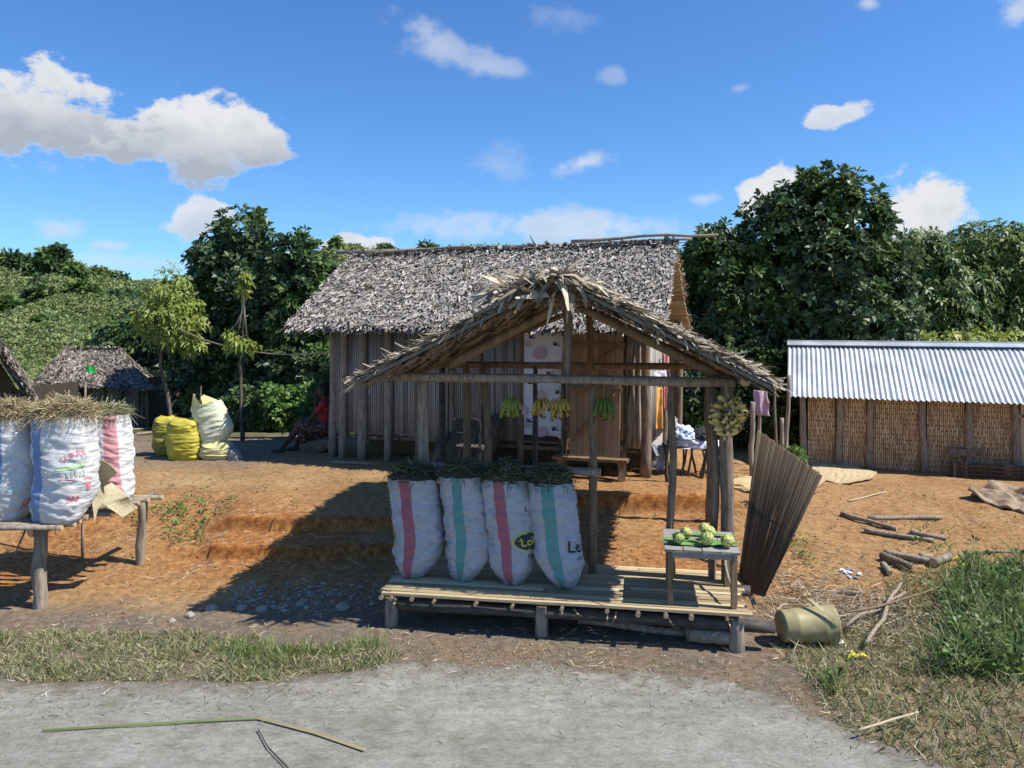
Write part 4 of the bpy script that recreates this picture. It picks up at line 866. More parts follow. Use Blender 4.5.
# ------------------------------------------------------------------ sacks
def sackmat(name, stripes, tint=(.50,.51,.53), dirt=.65):
    m, nt, b = new_mat(name); uv = N(nt, 'ShaderNodeUVMap'); sp = N(nt, 'ShaderNodeSeparateXYZ'); nt.links.new(uv.outputs[0], sp.inputs[0])
    f = noise_tex(nt, 5, 6); f2 = noise_tex(nt, 24, 6, (1,1,3)); wv = N(nt, 'ShaderNodeTexWave'); wv.inputs['Scale'].default_value = 70; wv.bands_direction = 'Z'
    tc = N(nt, 'ShaderNodeTexCoord'); nt.links.new(tc.outputs['Object'], wv.inputs['Vector'])
    col = ramp(nt, [(.3,tuple(t*.82 for t in tint)),(.7,tint)], f)
    jit = N(nt, 'ShaderNodeMath', operation='MULTIPLY_ADD'); nt.links.new(f2, jit.inputs[0]); jit.inputs[1].default_value = .012; nt.links.new(sp.outputs[0], jit.inputs[2])
    for c, w_, rgb in stripes:
        d = N(nt, 'ShaderNodeMath', operation='SUBTRACT'); nt.links.new(jit.outputs[0], d.inputs[0]); d.inputs[1].default_value = c+.006
        a = N(nt, 'ShaderNodeMath', operation='ABSOLUTE'); nt.links.new(d.outputs[0], a.inputs[0])
        l = N(nt, 'ShaderNodeMapRange'); nt.links.new(a.outputs[0], l.inputs[0]); l.inputs[1].default_value = w_/2-.002; l.inputs[2].default_value = w_/2+.002; l.inputs[3].default_value = .9; l.inputs[4].default_value = 0
        col = mixc(nt, l.outputs[0], col, rgb)
    dm = ramp(nt, [(.50,(0,0,0)),(.72,(dirt,dirt,dirt))], noise_tex(nt, 16, 8, (1,1,2.2), rough=.8))
    col = mixc(nt, dm, col, (.20,.16,.12)); soot = ramp(nt, [(.52,(0,0,0)),(.78,(dirt*.8,)*3)], noise_tex(nt, 3.2, 9, rough=.75)); col = mixc(nt, soot, col, (.09,.085,.08))
    lowd = N(nt, 'ShaderNodeMapRange'); nt.links.new(sp.outputs[1], lowd.inputs[0]); lowd.inputs[1].default_value = 0; lowd.inputs[2].default_value = .16; lowd.inputs[3].default_value = .35*min(1, dirt*1.5); lowd.inputs[4].default_value = 0; col = mixc(nt, lowd.outputs[0], col, (.17,.12,.08))
    nt.links.new(col, b.inputs['Base Color']); b.inputs['Roughness'].default_value = .55; b.inputs['Specular IOR Level'].default_value = .35
    add = N(nt, 'ShaderNodeMath', operation='MULTIPLY_ADD'); nt.links.new(wv.outputs['Fac'], add.inputs[0]); add.inputs[1].default_value = .04; nt.links.new(noise_tex(nt, 9, 7, (.6,.6,3.2), rough=.62), add.inputs[2])
    bump(nt, b, add.outputs[0], .75, .035); return m
class Sack:
    def __init__(s, B, T, right, w, d, tipoff=(0,0), seed=0, narrow=.12, power=2.4, bulge=0):
        s.B, s.T = Vector(B), Vector(T); s.ax = (s.T-s.B); s.h = s.ax.length; s.r = Vector(right).normalized(); s.f = -(s.ax.cross(s.r)).normalized()*-1
        s.f = s.r.cross(s.ax).normalized()
        if s.f.y > 0: s.f = -s.f
        s.w, s.d, s.tip, s.seed, s.nar, s.pw, s.bulge = w, d, tipoff, seed, narrow, power, bulge
    def at(s, u, v, off=0):
        th = (u-.5)*2*math.pi                       # u=.5 faces the front
        prof = lambda v, n0: (lerp(n0, 1, math.sin(min(1, v/.36)*math.pi/2)**.72) if v < .36 else 1-.05*sst(.55, 1, v))+s.bulge*math.sin(max(0, v-.1)/.9*math.pi)
        cs, sn = math.sin(th), math.cos(th); e = 2/s.pw
        x = math.copysign(abs(cs)**e, cs); y = math.copysign(abs(sn)**e, sn)
        k = (1-min(1, v/.42))**1.3
        c = s.B+s.ax*v+s.r*s.tip[0]*k+s.f*s.tip[1]*k
        q = Vector((math.sin(th)*1.1+s.seed*9.1, math.cos(th)*1.1, v*4.2)); cr = Vector((math.sin(th)*1.6+s.seed*5, math.cos(th)*1.6+2, v*15)); cr2 = Vector((math.sin(th)*3+s.seed*5, math.cos(th)*3+2, v*34+4*math.sin(th)))
        dsp = .022*noise.noise(q)+.019*noise.noise(cr)*(.6+.4*abs(1-v))+.012*noise.noise(cr2)
        return c+s.r*(x*(s.w/2*prof(v, s.nar)+dsp+off))+s.f*(y*(s.d/2*prof(v, s.nar*.9)+dsp+off))
    def build(s, parent, mat, name='bag', nu=72, nv=84):
        mb = MB(); mb.uv = []
        for j in range(nv+1):
            v = (j/nv)
            for i in range(nu+1):
                u = i/nu; vv = v+(.022*noise.noise(Vector((u*14 if u < .999 else 0, s.seed, 1))) if j == nv else 0)
                mb.v.append(tuple(s.at(u, vv))); mb.uv.append((u, v))
        k = nu+1
        for j in range(nv):
            for i in range(nu): mb.f.append((j*k+i, j*k+i+1, (j+1)*k+i+1, (j+1)*k+i)); mb.m.append(0)
        o = len(mb.v); mb.v.append(tuple(s.at(.5, 0).lerp(s.at(0, 0), .5))); mb.uv.append((.2,0))
        for i in range(nu): mb.f.append((i+1, i, o)); mb.m.append(0)
        return mb.build(name, mat, parent, smooth=True)
    def dome(s, parent, mat, hgt=.13, n=900, over=.88, L=.15, W=.0055, hang=.04, name='grass_plug', core='thatch_core'):
        cb = MB(); top = s.T; vs = []
        for j in range(6):
            a = j/5*1.45; rr = math.cos(a)*.96; zz = math.sin(a)*hgt*.8
            for i in range(20):
                th = i/20*6.283; vs.append(top+s.r*math.sin(th)*s.w/2*rr+s.f*math.cos(th)*s.d/2*rr+Vector((0,0,zz-.02)))
        cb.add(vs, [(j*20+i, j*20+(i+1)%20, (j+1)*20+(i+1)%20, (j+1)*20+i) for j in range(5) for i in range(20)]+[tuple(100+i for i in range(20))])
        g = cb.build(name, M[core], parent, smooth=True)
        r_, f_ = np.array(tuple(s.r)), np.array(tuple(s.f)); t_ = np.array(tuple(top))
        th = rng.uniform(0, 6.283, n); rr = rng.uniform(0, 1, n)**.5*over; z = np.sqrt(np.clip(1-(rr/over)**2, 0, 1))*hgt+rng.normal(size=n)*.012
        p = t_+r_*(np.sin(th)*rr*s.w/2)[:,None]+f_*(np.cos(th)*rr*s.d/2)[:,None]+np.array([[0,0,1.]])*z[:,None]
        d = rng.normal(size=(n,3))*[1,1,.30]; rad = r_*np.sin(th)[:,None]+f_*np.cos(th)[:,None]; d = unit(d)+rad*.25*rr[:,None]
        Ls = rng.uniform(.35, 1.1, n)*L; p = p-unit(d)*(Ls*.5)[:,None]
        bd = np.zeros((n,3)); bd[:,2] = -rng.uniform(0, .09, n); bd += rng.normal(size=(n,3))*.03
        V, Q = blades(p, d, Ls, np.full(n, W)*rng.uniform(.5,1.6,n), None, bd, tip=.4)
        if hang:
            m = int(n*hang); th = rng.uniform(-1.7,1.7,m); p = t_+r_*(np.sin(th)*s.w/2*1.03)[:,None]+f_*(np.cos(th)*s.d/2*1.05)[:,None]+[0,0,.02]; d = rng.normal(size=(m,3))*.35+[0,0,-1]+(r_*np.sin(th)[:,None]+f_*np.cos(th)[:,None])*.25
            V, Q = joinVQ([(V,Q), blades(p, d, rng.uniform(.05,.2,m), np.full(m,W*.8), None, rng.normal(size=(m,3))*.03)])
        mesh_np('strands', V, Q, mat, g); return g
    def text(s, txt, u0, v0, size, mat, parent, rot=0, arc=0, bold=0, off=.006, shear=0):
        cu = bpy.data.curves.new('writing', 'FONT'); cu.body = txt; cu.size = size; cu.align_x = 'CENTER'; cu.align_y = 'CENTER'; cu.offset = bold; cu.shear = shear; cu.resolution_u = 2
        ob = bpy.data.objects.new('tmp', cu); C.objects.link(ob); dg = bpy.context.evaluated_depsgraph_get(); me = ob.evaluated_get(dg).to_mesh()
        import bmesh; bm = bmesh.new(); bm.from_mesh(me); bmesh.ops.triangulate(bm, faces=bm.faces); bmesh.ops.subdivide_edges(bm, edges=[e for e in bm.edges if e.calc_length() > .03], cuts=2, use_grid_fill=False); bmesh.ops.triangulate(bm, faces=bm.faces)
        vs = [v.co.copy() for v in bm.verts]; bm.verts.index_update(); fs = [tuple(v.index for v in f.verts) for f in bm.faces]; bm.free(); C.objects.unlink(ob); bpy.data.objects.remove(ob)
        s._flat(vs, fs, u0, v0, mat, parent, 'print', rot, arc, off)
    def _flat(s, vs, fs, u0, v0, mat, parent, name, rot=0, arc=0, off=.006):
        mb = MB(); out = []
        per = math.pi*(s.w+s.d)/2
        for p in vs:
            x, y = p[0], p[1]; x, y = x*math.cos(rot)-y*math.sin(rot), x*math.sin(rot)+y*math.cos(rot)
            if arc: a = x/arc; x, y = math.sin(a)*(arc+y), math.cos(a)*(arc+y)-arc
            out.append(s.at(u0+x/per, v0+y/s.h, off))
        mb.add(out, fs); mb.build(name, mat, parent)
    def oval(s, u0, v0, rx, ry, mat, parent, rot=0, off=.004, name='print'):
        vs = [(0,0)]+[(math.cos(k/24*6.283)*rx*q, math.sin(k/24*6.283)*ry*q) for q in (.5,1) for k in range(24)]
        fs = [(0, 1+k, 1+(k+1)%24) for k in range(24)]+[(1+k, 25+k, 25+(k+1)%24, 1+(k+1)%24) for k in range(24)]
        s._flat(vs, fs, u0, v0, mat, parent, name, rot, 0, off)
RED, TEAL, BLUE, PINK = (.42,.09,.12), (.09,.32,.28), (.15,.27,.52), (.64,.26,.28)
GS = 'charcoal sacks on the stall platform'
def rsack(px0, py0, pxt, pyt, b, w_, label, stripes, mat, grass, group, seed, d_=.36, tip=(.02,.08), gl=None, z0=.322, right=None, depth=None, nar=.30, **kw):
    dd = depth
    Bp = P(px0, py0, dd); Bp.z = z0; Tp = P(pxt, pyt, dd+.02)
    sk = Sack(Bp, Tp, right or (1,-.1,0), w_, d_, tip, seed, nar)
    root = thing('sack', Bp, label, 'sack', group); sk.build(root, sackmat('woven sack '+label[:12], stripes, **kw)); sk.dome(root, M[grass], **(gl or dict(hgt=random.uniform(.08,.15), over=random.uniform(.84,.95)))); return sk, root
k1, r1 = rsack(425,580,413,477,0,.47, 'stall sack with a red stripe at the left end of the row', [(.47,.062,RED)], 0, 'greengrass', GS, 1, tip=(-.10,.09), depth=7.14)
k2, r2 = rsack(474,580,463,475,0,.43, 'stall sack with a green stripe, between the two red striped sacks', [(.47,.062,TEAL)], 0, 'greengrass', GS, 2, tip=(-.09,.09), depth=7.06)
k3, r3 = rsack(518,584,505,478,0,.455, 'stall sack with a red stripe and a dark oval emblem', [(.47,.062,RED)], 0, 'greengrass', GS, 3, tip=(-.03,.09), depth=6.98)
k4, r4 = rsack(560,588,550,481,0,.43, 'stall sack with a green stripe at the right end, lettered Le', [(.485,.066,TEAL)], 0, 'greengrass', GS, 4, tip=(.05,.10), depth=6.90)
k1.oval(.325,.40,.05,.075,M['ink_yellow'],r1); k1.oval(.325,.40,.035,.055,M['ink_black'],r1,off=.007)
k2.text('n', .335,.36,.12,M['ink_black'],r2)
k3.oval(.625,.43,.155,.085,M['ink_yellow'],r3,rot=.1); k3.oval(.625,.43,.14,.072,M['ink_black'],r3,rot=.1,off=.007); k3.text('Lolo', .618,.43,.10,M['ink_yellow'],r3,rot=.12,off=.011,bold=.002)
k3.text('L', .625,.73,.05,M['ink_black'],r3,bold=.002); k3.text('P (lyr)', .635,.29,.045,M['ink_black'],r3,shear=.3,bold=.001)
k4.text('Le', .625,.40,.145,M['ink_black'],r4,bold=.002); k4.text('or', .655,.30,.07,M['ink_black'],r4)

# ------------------------------------------------------------------ the pole stand at the left with its sacks
def build_stand():
    zt = .76; s = thing('pole_stand', P(20,600,7.6)*1, 'rough pole stand carrying white charcoal sacks at the left edge', 'stand'); 
    def pole(name, p, q, r0, r1=None, m='log_grey', **kw):
        k = MB(); k.pole(p, q, r0, r1, 9, 8, capmi=1, **kw); k.build(name, [M[m], M['cut']], s, smooth=True)
    f = P(39,600,7.2); pole('leg', (f.x,f.y,gz(f.x,f.y)-.1), (f.x+.02,f.y,zt-.03), .068, .058, bend=.02)
    f = P(140,560,8.22); pole('leg', (f.x,f.y,gz(f.x,f.y)-.1), (P(143,500,8.22).x,f.y,zt-.0), .045, .05, bend=.02)
    for px, d in ((-90,7.4),(-60,8.3),(-220,7.5)):
        f = P(px,560,d); pole('leg', (f.x,f.y,gz(f.x,f.y)-.1), (f.x,f.y,zt-.03), .06, .05)
    pole('end_rail', P(30,533,7.1), P(156,494,8.42), .042, .035, 'log', bend=.004)
    pole('front_rail', Vector((-8,7.06,zt-.02)), P(57,526,7.06), .04, .036, bend=.004); pole('front_rail', Vector((-8,8.2,zt-.02)), P(140,502,8.18), .04, .036, bend=.004)
    k = MB()
    for i in range(11):
        y = 7.0+i*.12; xe = lerp(-4.05,-3.72,i/10)+random.uniform(-.05,.08); k.pole((-8,y,zt+.03), (xe,y,zt+.025), random.uniform(.024,.036), seg=6, bend=.003, capmi=1)
    k.build('deck_poles', [M['log_grey'], M['cut']], s, smooth=True)
    for px0, py0, px1, py1 in ((26,528,14,556),): pole('twig', P(px0,py0,7.15), P(px1,py1,7.1), .010, .006, 'log')
    for px0, py0, px1, py1, r in ((58,518,96,505,.045),(72,512,118,503,.04)): pole('loose_log', P(px0,py0,7.5), P(px1,py1,7.8), r, r)
build_stand()
GL = 'white charcoal sacks on the pole stand'
H1 = dict(hgt=.15, n=2200, over=1.02, L=.20, W=.0055, hang=.05, core='thatch_dark')
a1, q1 = rsack(12,522,10,418,0,.52,'white sack with faint teal print cut off by the left edge', [(.50,.07,BLUE)],0,'hay',GL,11,z0=.79,depth=7.30,gl=H1,tint=(.72,.71,.69),dirt=.4,tip=(-.05,.05),d_=.42,nar=.62)
a2, q2 = rsack(69,524,64,416,0,.56,'white sack with a blue stripe and red and green print, number 250', [(.425,.07,BLUE)],0,'hay',GL,12,z0=.79,depth=7.22,gl=H1,tint=(.75,.74,.72),dirt=.35,tip=(-.08,.05),d_=.44,nar=.62)
a3, q3 = rsack(110,502,104,414,0,.50,'white sack with a broad pink stripe, behind the khaki cloth', [(.605,.10,PINK)],0,'verge',GL,13,z0=.79,depth=8.0,gl=dict(hgt=.09,n=900,over=1.02,L=.2,W=.006,hang=.03,core='thatch_dark'),tint=(.76,.75,.74),dirt=.25,tip=(.05,.03),d_=.42,nar=.7)
a1.text('50', .71,.17,.11,M['ink_red'],q1); a1.oval(.56,.62,.04,.02,M['ink_teal'],q1); a1.oval(.60,.50,.03,.015,M['ink_teal'],q1); a1.oval(.60,.33,.05,.02,M['ink_teal'],q1)
a2.text('LLIKRR', .615,.66,.075,M['ink_red'],q2,rot=.28,arc=.30,bold=.001); a2.oval(.60,.545,.13,.022,M['ink_green'],q2,rot=.12); a2.oval(.655,.565,.07,.018,M['ink_green'],q2,rot=.2,off=.006)
for i in range(5): a2._flat([(0,0),(.022,0),(.022,.05+.01*(i%3)),(0,.05+.01*(i%3))],[(0,1,2,3)],.575+i*.022,.455,M['ink_grey'],q2,'print',.05)
a2._flat([(0,0),(.1,-.012),(.22,-.02),(.22,-.006),(.1,0),(0,.014)],[(0,1,4,5),(1,2,3,4)],.54,.435,M['ink_red'],q2,'print'); a2.text('250', .625,.245,.09,M['ink_red'],q2,bold=.002); a2._flat([(0,.06),(.06,-.06),(.085,-.05),(.09,.06)],[(0,1,2,3)],.665,.375,M['ink_red'],q2,'print')
# khaki cloth draped by the sacks
def drape(name, label, tris, mat, base):
    """a loose cloth built from a few pinned points, subdivided and wrinkled"""
    import bmesh
    bm = bmesh.new(); vs = [bm.verts.new(Vector(p)-Vector(base)) for p in tris[0]]
    for f in tris[1]: bm.faces.new([vs[i] for i in f])
    bmesh.ops.subdivide_edges(bm, edges=bm.edges, cuts=4, use_grid_fill=True, smooth=.6); bmesh.ops.triangulate(bm, faces=bm.faces)
    for v in bm.verts: v.co += Vector((noise.noise(v.co*6), noise.noise(v.co*6+Vector((9,0,0))), noise.noise(v.co*6+Vector((0,9,0)))))*.035
    bmesh.ops.solidify(bm, geom=bm.faces[:], thickness=.006)
    me = bpy.data.meshes.new(name); bm.to_mesh(me); bm.free(); me.materials.append(mat); o = bpy.data.objects.new(name, me); C.objects.link(o); o.location = base; tag(o, label, 'cloth'); return o
b0 = P(112,510,7.7)
drape('sack_cloth', 'crumpled khaki cloth hanging off the corner of the pole stand', ([P(93,456,7.45),P(117,472,7.42),P(104,487,7.5),P(93,500,7.4),P(112,482,7.55),P(128,496,7.6),P(140,508,7.8),P(120,518,7.5),P(103,505,7.4),P(95,520,7.3),P(88,505,7.6)],
  [(0,1,2),(0,2,3),(2,4,8,3),(4,5,8),(5,6,7,8),(3,8,9),(3,9,10)]), M['hessian'], b0)
def boulder(name, label, c, r, mat='stone', group=None, cat='stone', sq=(1,1,.7)):
    import bmesh
    bm = bmesh.new(); bmesh.ops.create_icosphere(bm, subdivisions=3, radius=1); q = random.random()*40
    for v in bm.verts:
        n = noise.noise(v.co*1.1+Vector((q,0,0))); n2 = noise.noise(v.co*3+Vector((0,q,0))); v.co *= (1+.35*n+.12*n2); v.co = Vector((v.co.x*sq[0], v.co.y*sq[1], v.co.z*sq[2]))*r
    me = bpy.data.meshes.new(name); bm.to_mesh(me); bm.free(); me.materials.append(M[mat]); o = bpy.data.objects.new(name, me); C.objects.link(o); o.location = c; tag(o, label, cat, group); return o
boulder('stone', 'brown stone wedged under the blue striped sack', P(84,510,7.5), .065)
boulder('stone', 'greyish stone beneath the khaki cloth on the stand', P(101,508,7.75), .07)
# stick with green plastic
g0 = P(80,408,8.3); gr = thing('marker_stick', (g0.x,8.35,.4), 'thin upright stick tipped with a scrap of green plastic behind the white sacks', 'stick')
k = MB(); k.pole((g0.x,8.35,gz(g0.x,8.35)-.05), P(86,372,8.35), .016, .012, bend=.01); k.build('stick', M['log_grey'], gr, smooth=True)
k = MB(); c = P(90,369,8.33); k.add([c+Vector((-.05,0,.02)), c+Vector((.0,-.02,.04)), c+Vector((.06,0,.02)), c+Vector((.05,.01,-.05)), c+Vector((.0,-.02,-.03)), c+Vector((-.05,.01,-.03))], [(0,1,4,5),(1,2,3,4)]); k.build('scrap', M['green_plastic'], gr)
# ------------------------------------------------------------------ fruit
def banana_mesh(mat, L=.15, r=.019, curve=.9):
    mb = MB(); pts = []; rad = []
    for i in range(8):
        t = i/7; a = curve*(t-.1); pts.append(Vector((math.sin(t*2.6)*L*.22, 0, -L*t))); rad.append(r*(.30 if t < .08 else (.28 if t > .97 else .75+.35*math.sin(t*math.pi))))
    mb.tube(pts, rad, 6, 0, 1); n = len(mb.f)
    for k in range(6*6, 6*7): mb.m[k] = 1
    me = bpy.data.meshes.new('banana'); me.from_pydata(mb.v, [], mb.f); me.materials.append(mat); me.materials.append(M['banana_end']); me.polygons.foreach_set('material_index', mb.m)
    me.polygons.foreach_set('use_smooth', [len(f) == 4 for f in mb.f]); return me
def bunch(c, label, mat, n, width, length, name='banana_bunch', group='banana bunches hanging from the stall beam', string=.18, seed=0, top=None):
    rd = random.Random(seed); root = thing(name, c, label, 'bananas', group); me = banana_mesh(M[mat], length*.9, .0165)
    st = MB(); st.tube([Vector(c)+Vector((0,0,string)), Vector(c)+Vector((0,0,.04))], .003, 4); st.build('string', M['rope'], root)
    st = MB(); st.tube([Vector(c)+Vector((0,0,.05)), Vector(c)+Vector((.005,0,.0)), Vector(c)+Vector((0,0,-.03))], [.012,.018,.012], 6); st.build('stem', M['banana_end'], root)
    proto = None
    for i in range(n):
        row = i % 2; k = (i//2)/(max(1, n//2-1))*2-1 if n > 2 else 0
        o = bpy.data.objects.new('banana', me) if proto is None else proto.copy(); proto = proto or o
        C.objects.link(o); o.parent = root
        az_ = -math.pi/2+k*1.3+rd.uniform(-.15,.15)+(math.pi if row and i % 4 == 3 else 0)
        o.rotation_euler = (0, 0, 0); tilt = .02+.16*abs(k)+.10*row+rd.uniform(-.06,.08)
        rot = Matrix.Rotation(az_, 3, 'Z') @ Matrix.Rotation(-tilt, 3, 'Y'); o.rotation_euler = rot.to_euler()
        o.location = (math.cos(az_)*.012+k*width*.12, math.sin(az_)*.015, .06-.06*row+rd.uniform(-.01,.01)); s = rd.uniform(.88,1.1); o.scale = (s, s, s)
    return root
bd = 7.08
bunch(P(511,405,bd), 'yellowish green banana bunch, leftmost of the hanging bunches', 'banana_green', 13, .15, .155, seed=1)
bunch(P(541,405,bd), 'small yellow banana bunch just right of the thin dark post', 'banana_yellow', 9, .11, .14, seed=2)
bunch(P(560,406,bd-.02), 'yellow banana bunch with dark gaps, the fuller yellow one', 'banana_yellow', 11, .13, .14, seed=3)
bunch(P(604,405,bd-.03), 'deep green banana bunch hanging in front of the plank door', 'banana_dkgreen', 11, .15, .15, seed=4)
def big_bunch():
    c = P(727,418,6.82); root = thing('banana_bunch', c, 'large bunch of dull yellow green bananas tied to the right front post', 'bananas'); me = banana_mesh(M['banana_old'], .125); rd = random.Random(5)
    st = MB(); st.tube([c+Vector((-.01,0,.30)), c+Vector((0,0,.05)), c+Vector((-.03,0,-.2))], [.008,.018,.016], 7); st.build('stem', M['rope'], root); proto = None
    for row in range(7):
        z = .14-row*.046; R_ = [.07,.11,.13,.135,.125,.10,.065][row]; nb = [6,9,10,10,10,8,6][row]
        for k in range(nb):
            o = bpy.data.objects.new('banana', me) if proto is None else proto.copy(); proto = proto or o; C.objects.link(o); o.parent = root
            a = k/nb*6.283+row*.5+rd.uniform(-.12,.12); rot = Matrix.Rotation(a, 3, 'Z') @ Matrix.Rotation(-1.9+rd.uniform(-.2,.2), 3, 'Y') @ Matrix.Rotation(rd.uniform(-.5,.5)+1.3, 3, 'Z')
            o.rotation_euler = rot.to_euler(); o.location = (math.cos(a)*(R_-.05)+.005, math.sin(a)*(R_-.05)-.03, z+rd.uniform(-.015,.015)); s = rd.uniform(.85,1.1); o.scale = (s, s, s*.85)
big_bunch()
# ------------------------------------------------------------------ small table and its fruit
def table():
    zt = .785; root = thing('small_table', ST(2.72,.35,.32), 'small grey plank table with a tray of knobbly fruit standing on the platform', 'table')
    q = lambda px, py, d: P(px, py, d)
    a0, a1, b0, b1 = 2.44, 2.985, .05, .62
    def T_(a, b, z): return ST(a, b, z)
    t = MB()
    for i in range(4):
        aa0 = lerp(a0-.03, a1+.03, i/4)+.003; aa1 = lerp(a0-.03, a1+.03, (i+1)/4)-.003
        t.beam(T_((aa0+aa1)/2, b0-.03, zt-.012), T_((aa0+aa1)/2, b1+.03+random.uniform(-.02,.02), zt-.012), aa1-aa0, .022, jit=.003)
    t.build('table_top', M['plank_grey'], root)
    a = MB(); a.beam(T_(a0,b0+.01,zt-.05), T_(a1,b0+.01,zt-.05), .02,.05); a.beam(T_(a0,b1,zt-.05), T_(a1,b1,zt-.05), .02,.05); a.build('apron', M['plank_grey'], root)
    for aa, bb in ((a0+.02,b0+.02),(a1-.02,b0+.02),(a0+.02,b1-.02),(a1-.02,b1-.02)):
        l = MB(); l.beam(T_(aa,bb,.322), T_(aa,bb,zt-.026), .042, .042, up=(0,1,0), jit=.003); l.build('leg', M['log_brown'], root)
    l = MB(); l.pole(T_(a0+.04,b1-.02,.56), T_(a1-.03,b1-.02,.565), .013); l.pole(T_(a0+.5,b1-.05,.60), T_(a1-.03,b0+.08,.44), .014, bend=.05); l.build('stretcher', M['log_grey'], root, smooth=True)
    # leaves under the fruit
    for k, (p0, p1, w_) in enumerate((((2.38,.30),(3.06,.26),.12),((2.40,.16),(3.02,.20),.10),((2.5,.48),(3.04,.46),.09))):
        mb = MB(); n = 10; A = T_(p0[0],p0[1],0); B = T_(p1[0],p1[1],0); s_ = (B-A).normalized().cross(Vector((0,0,1)))
        vs = []
        for i in range(n+1):
            u = i/n; c = A.lerp(B, u); ww = w_/2*math.sin(math.pi*min(1, u*.93+.06))**.6; z = zt+.003+.004*k+.004*math.sin(u*9+k)
            vs += [Vector((c.x,c.y,z+.006))+s_*ww, Vector((c.x,c.y,z)), Vector((c.x,c.y,z+.006))-s_*ww]
        mb.add(vs, [f for i in range(n) for f in ((3*i,3*i+3,3*i+4,3*i+1),(3*i+1,3*i+4,3*i+5,3*i+2))])
        tag(mb.build('leaf', M['leaf_flat'], None, base=T_(p0[0],p0[1],zt)), ('long green leaf across the table middle under the fruit','green leaf along the front edge of the small table','green leaf at the back of the small table')[k], 'leaf', 'leaves laid on the small table')
    import bmesh
    fm, nt, b = new_mat('knobbly fruit'); tc = N(nt, 'ShaderNodeTexCoord'); v = N(nt, 'ShaderNodeTexVoronoi'); v.inputs['Scale'].default_value = 60; nt.links.new(tc.outputs['Object'], v.inputs['Vector'])
    c = ramp(nt, [(.0,(.66,.60,.20)),(.45,(.55,.52,.15)),(.70,(.10,.15,.04))], v.outputs['Distance']); sc = ramp(nt, [(0,(.0,.0,.0)),(.5,(1,1,1))], v.outputs['Distance']); nt.links.new(c, b.inputs['Base Color']); b.inputs['Roughness'].default_value = .6
    gm, nt2, b2 = new_mat('green knobbly fruit'); tc = N(nt2, 'ShaderNodeTexCoord'); v = N(nt2, 'ShaderNodeTexVoronoi'); v.inputs['Scale'].default_value = 62; nt2.links.new(tc.outputs['Object'], v.inputs['Vector'])
    c = ramp(nt2, [(.0,(.56,.56,.18)),(.45,(.40,.45,.13)),(.70,(.06,.12,.03))], v.outputs['Distance']); nt2.links.new(c, b2.inputs['Base Color']); b2.inputs['Roughness'].default_value = .6
    fr = [(2.53,.17,0,.056,gm,'green knobbly fruit at the left of the front row on the small table'),(2.76,.16,0,.064,gm,'large green knobbly fruit in the middle of the front row'),(2.92,.13,0,.062,fm,'pale yellow knobbly fruit at the right end of the front row'),
          (2.60,.34,0,.056,fm,'pale knobbly fruit behind the left green one'),(2.79,.34,0.01,.062,fm,'yellow knobbly fruit at the back of the little heap'),(2.745,.25,.072,.052,fm,'knobbly fruit resting on top of the heap')]
    for a_, b_, dz, r, m_, lb in fr:
        bm = bmesh.new(); r *= .86; bmesh.ops.create_icosphere(bm, subdivisions=4, radius=r)
        for v_ in bm.verts:
            n_ = v_.co.normalized(); th = math.acos(max(-1,min(1,n_.z))); ph = math.atan2(n_.y,n_.x); k_ = abs(math.sin(th*7))*abs(math.sin(ph*6+int(th*7/3.1416)*.5*3.1416)); v_.co = n_*r*(1+.09*k_+.05*noise.noise(n_*2+Vector((a_*9,0,0)))); v_.co.z *= .95
        me = bpy.data.meshes.new('knobbly_fruit'); bm.to_mesh(me); bm.free(); me.materials.append(m_); me.polygons.foreach_set('use_smooth',[True]*len(me.polygons))
        o = bpy.data.objects.new('knobbly_fruit', me); C.objects.link(o); o.location = T_(a_,b_,zt+.012+r*.93+dz); tag(o, lb, 'fruit', 'knobbly fruit on the small table')
table()
# ------------------------------------------------------------------ dark leaning mat
def ribmat(name, label, A, B, Cc, D, n, r, mat, cat='mat', group=None, rag=.02, cross=True):
    """stick mat: bottom edge A->B, top edge D->C"""
    A, B, Cc, D = [Vector(v) for v in (A,B,Cc,D)]; root = thing(name, A.lerp(B,.5), label, cat, group); mb = MB()
    for i in range(n):
        t = i/(n-1); a = A.lerp(B,t); b = D.lerp(Cc,t); b = b+(b-a).normalized()*random.uniform(-rag,rag); m = a.lerp(b,.5)+Vector((random.uniform(-1,1)*r*.5,0,0))
        ra = max((B-A).length, .3)/(n*1.9)*1.05; rb = (Cc-D).length/(n*1.9)*1.05; mb.tube([a,m,b],[min(r,ra*1.3),(min(r,ra*1.3)+max(r*.7,rb))/2,max(r*.7,rb)*random.uniform(.75,1.1)],5)
    mb.build('sticks', M[mat], root, smooth=True)
    c = MB(); nr = (B-A).cross(D-A).normalized(); nr = nr if nr.y < 0 else -nr
    for t in (.12,.5,.85):
        p, q = A.lerp(D,t)-nr*.02, B.lerp(Cc,t)-nr*.02; c.tube([p, q], .010, 5)
    c.build('cross_rods', M['log'], root)
    return root
ribmat('leaning_mat', 'tall dark mat of ribs fanned open and leaning beside the right end of the stall', P(737,589,7.5), P(764,597,7.12), P(822,475,7.35), P(758,430,8.15), 84, .012, 'mat_dark', rag=.012)
for a_, b_, r_ in ((0,0,.03),):
    pass
ribmat('stacked_mat', 'weathered dark mat of ribs propped against the front wall of the house', HUT(1.78,-.40,.5), HUT(2.75,-.35,.5), HUT(2.95,-.14,1.36), HUT(1.90,-.14,.92), 40, .015, 'mat_dark')
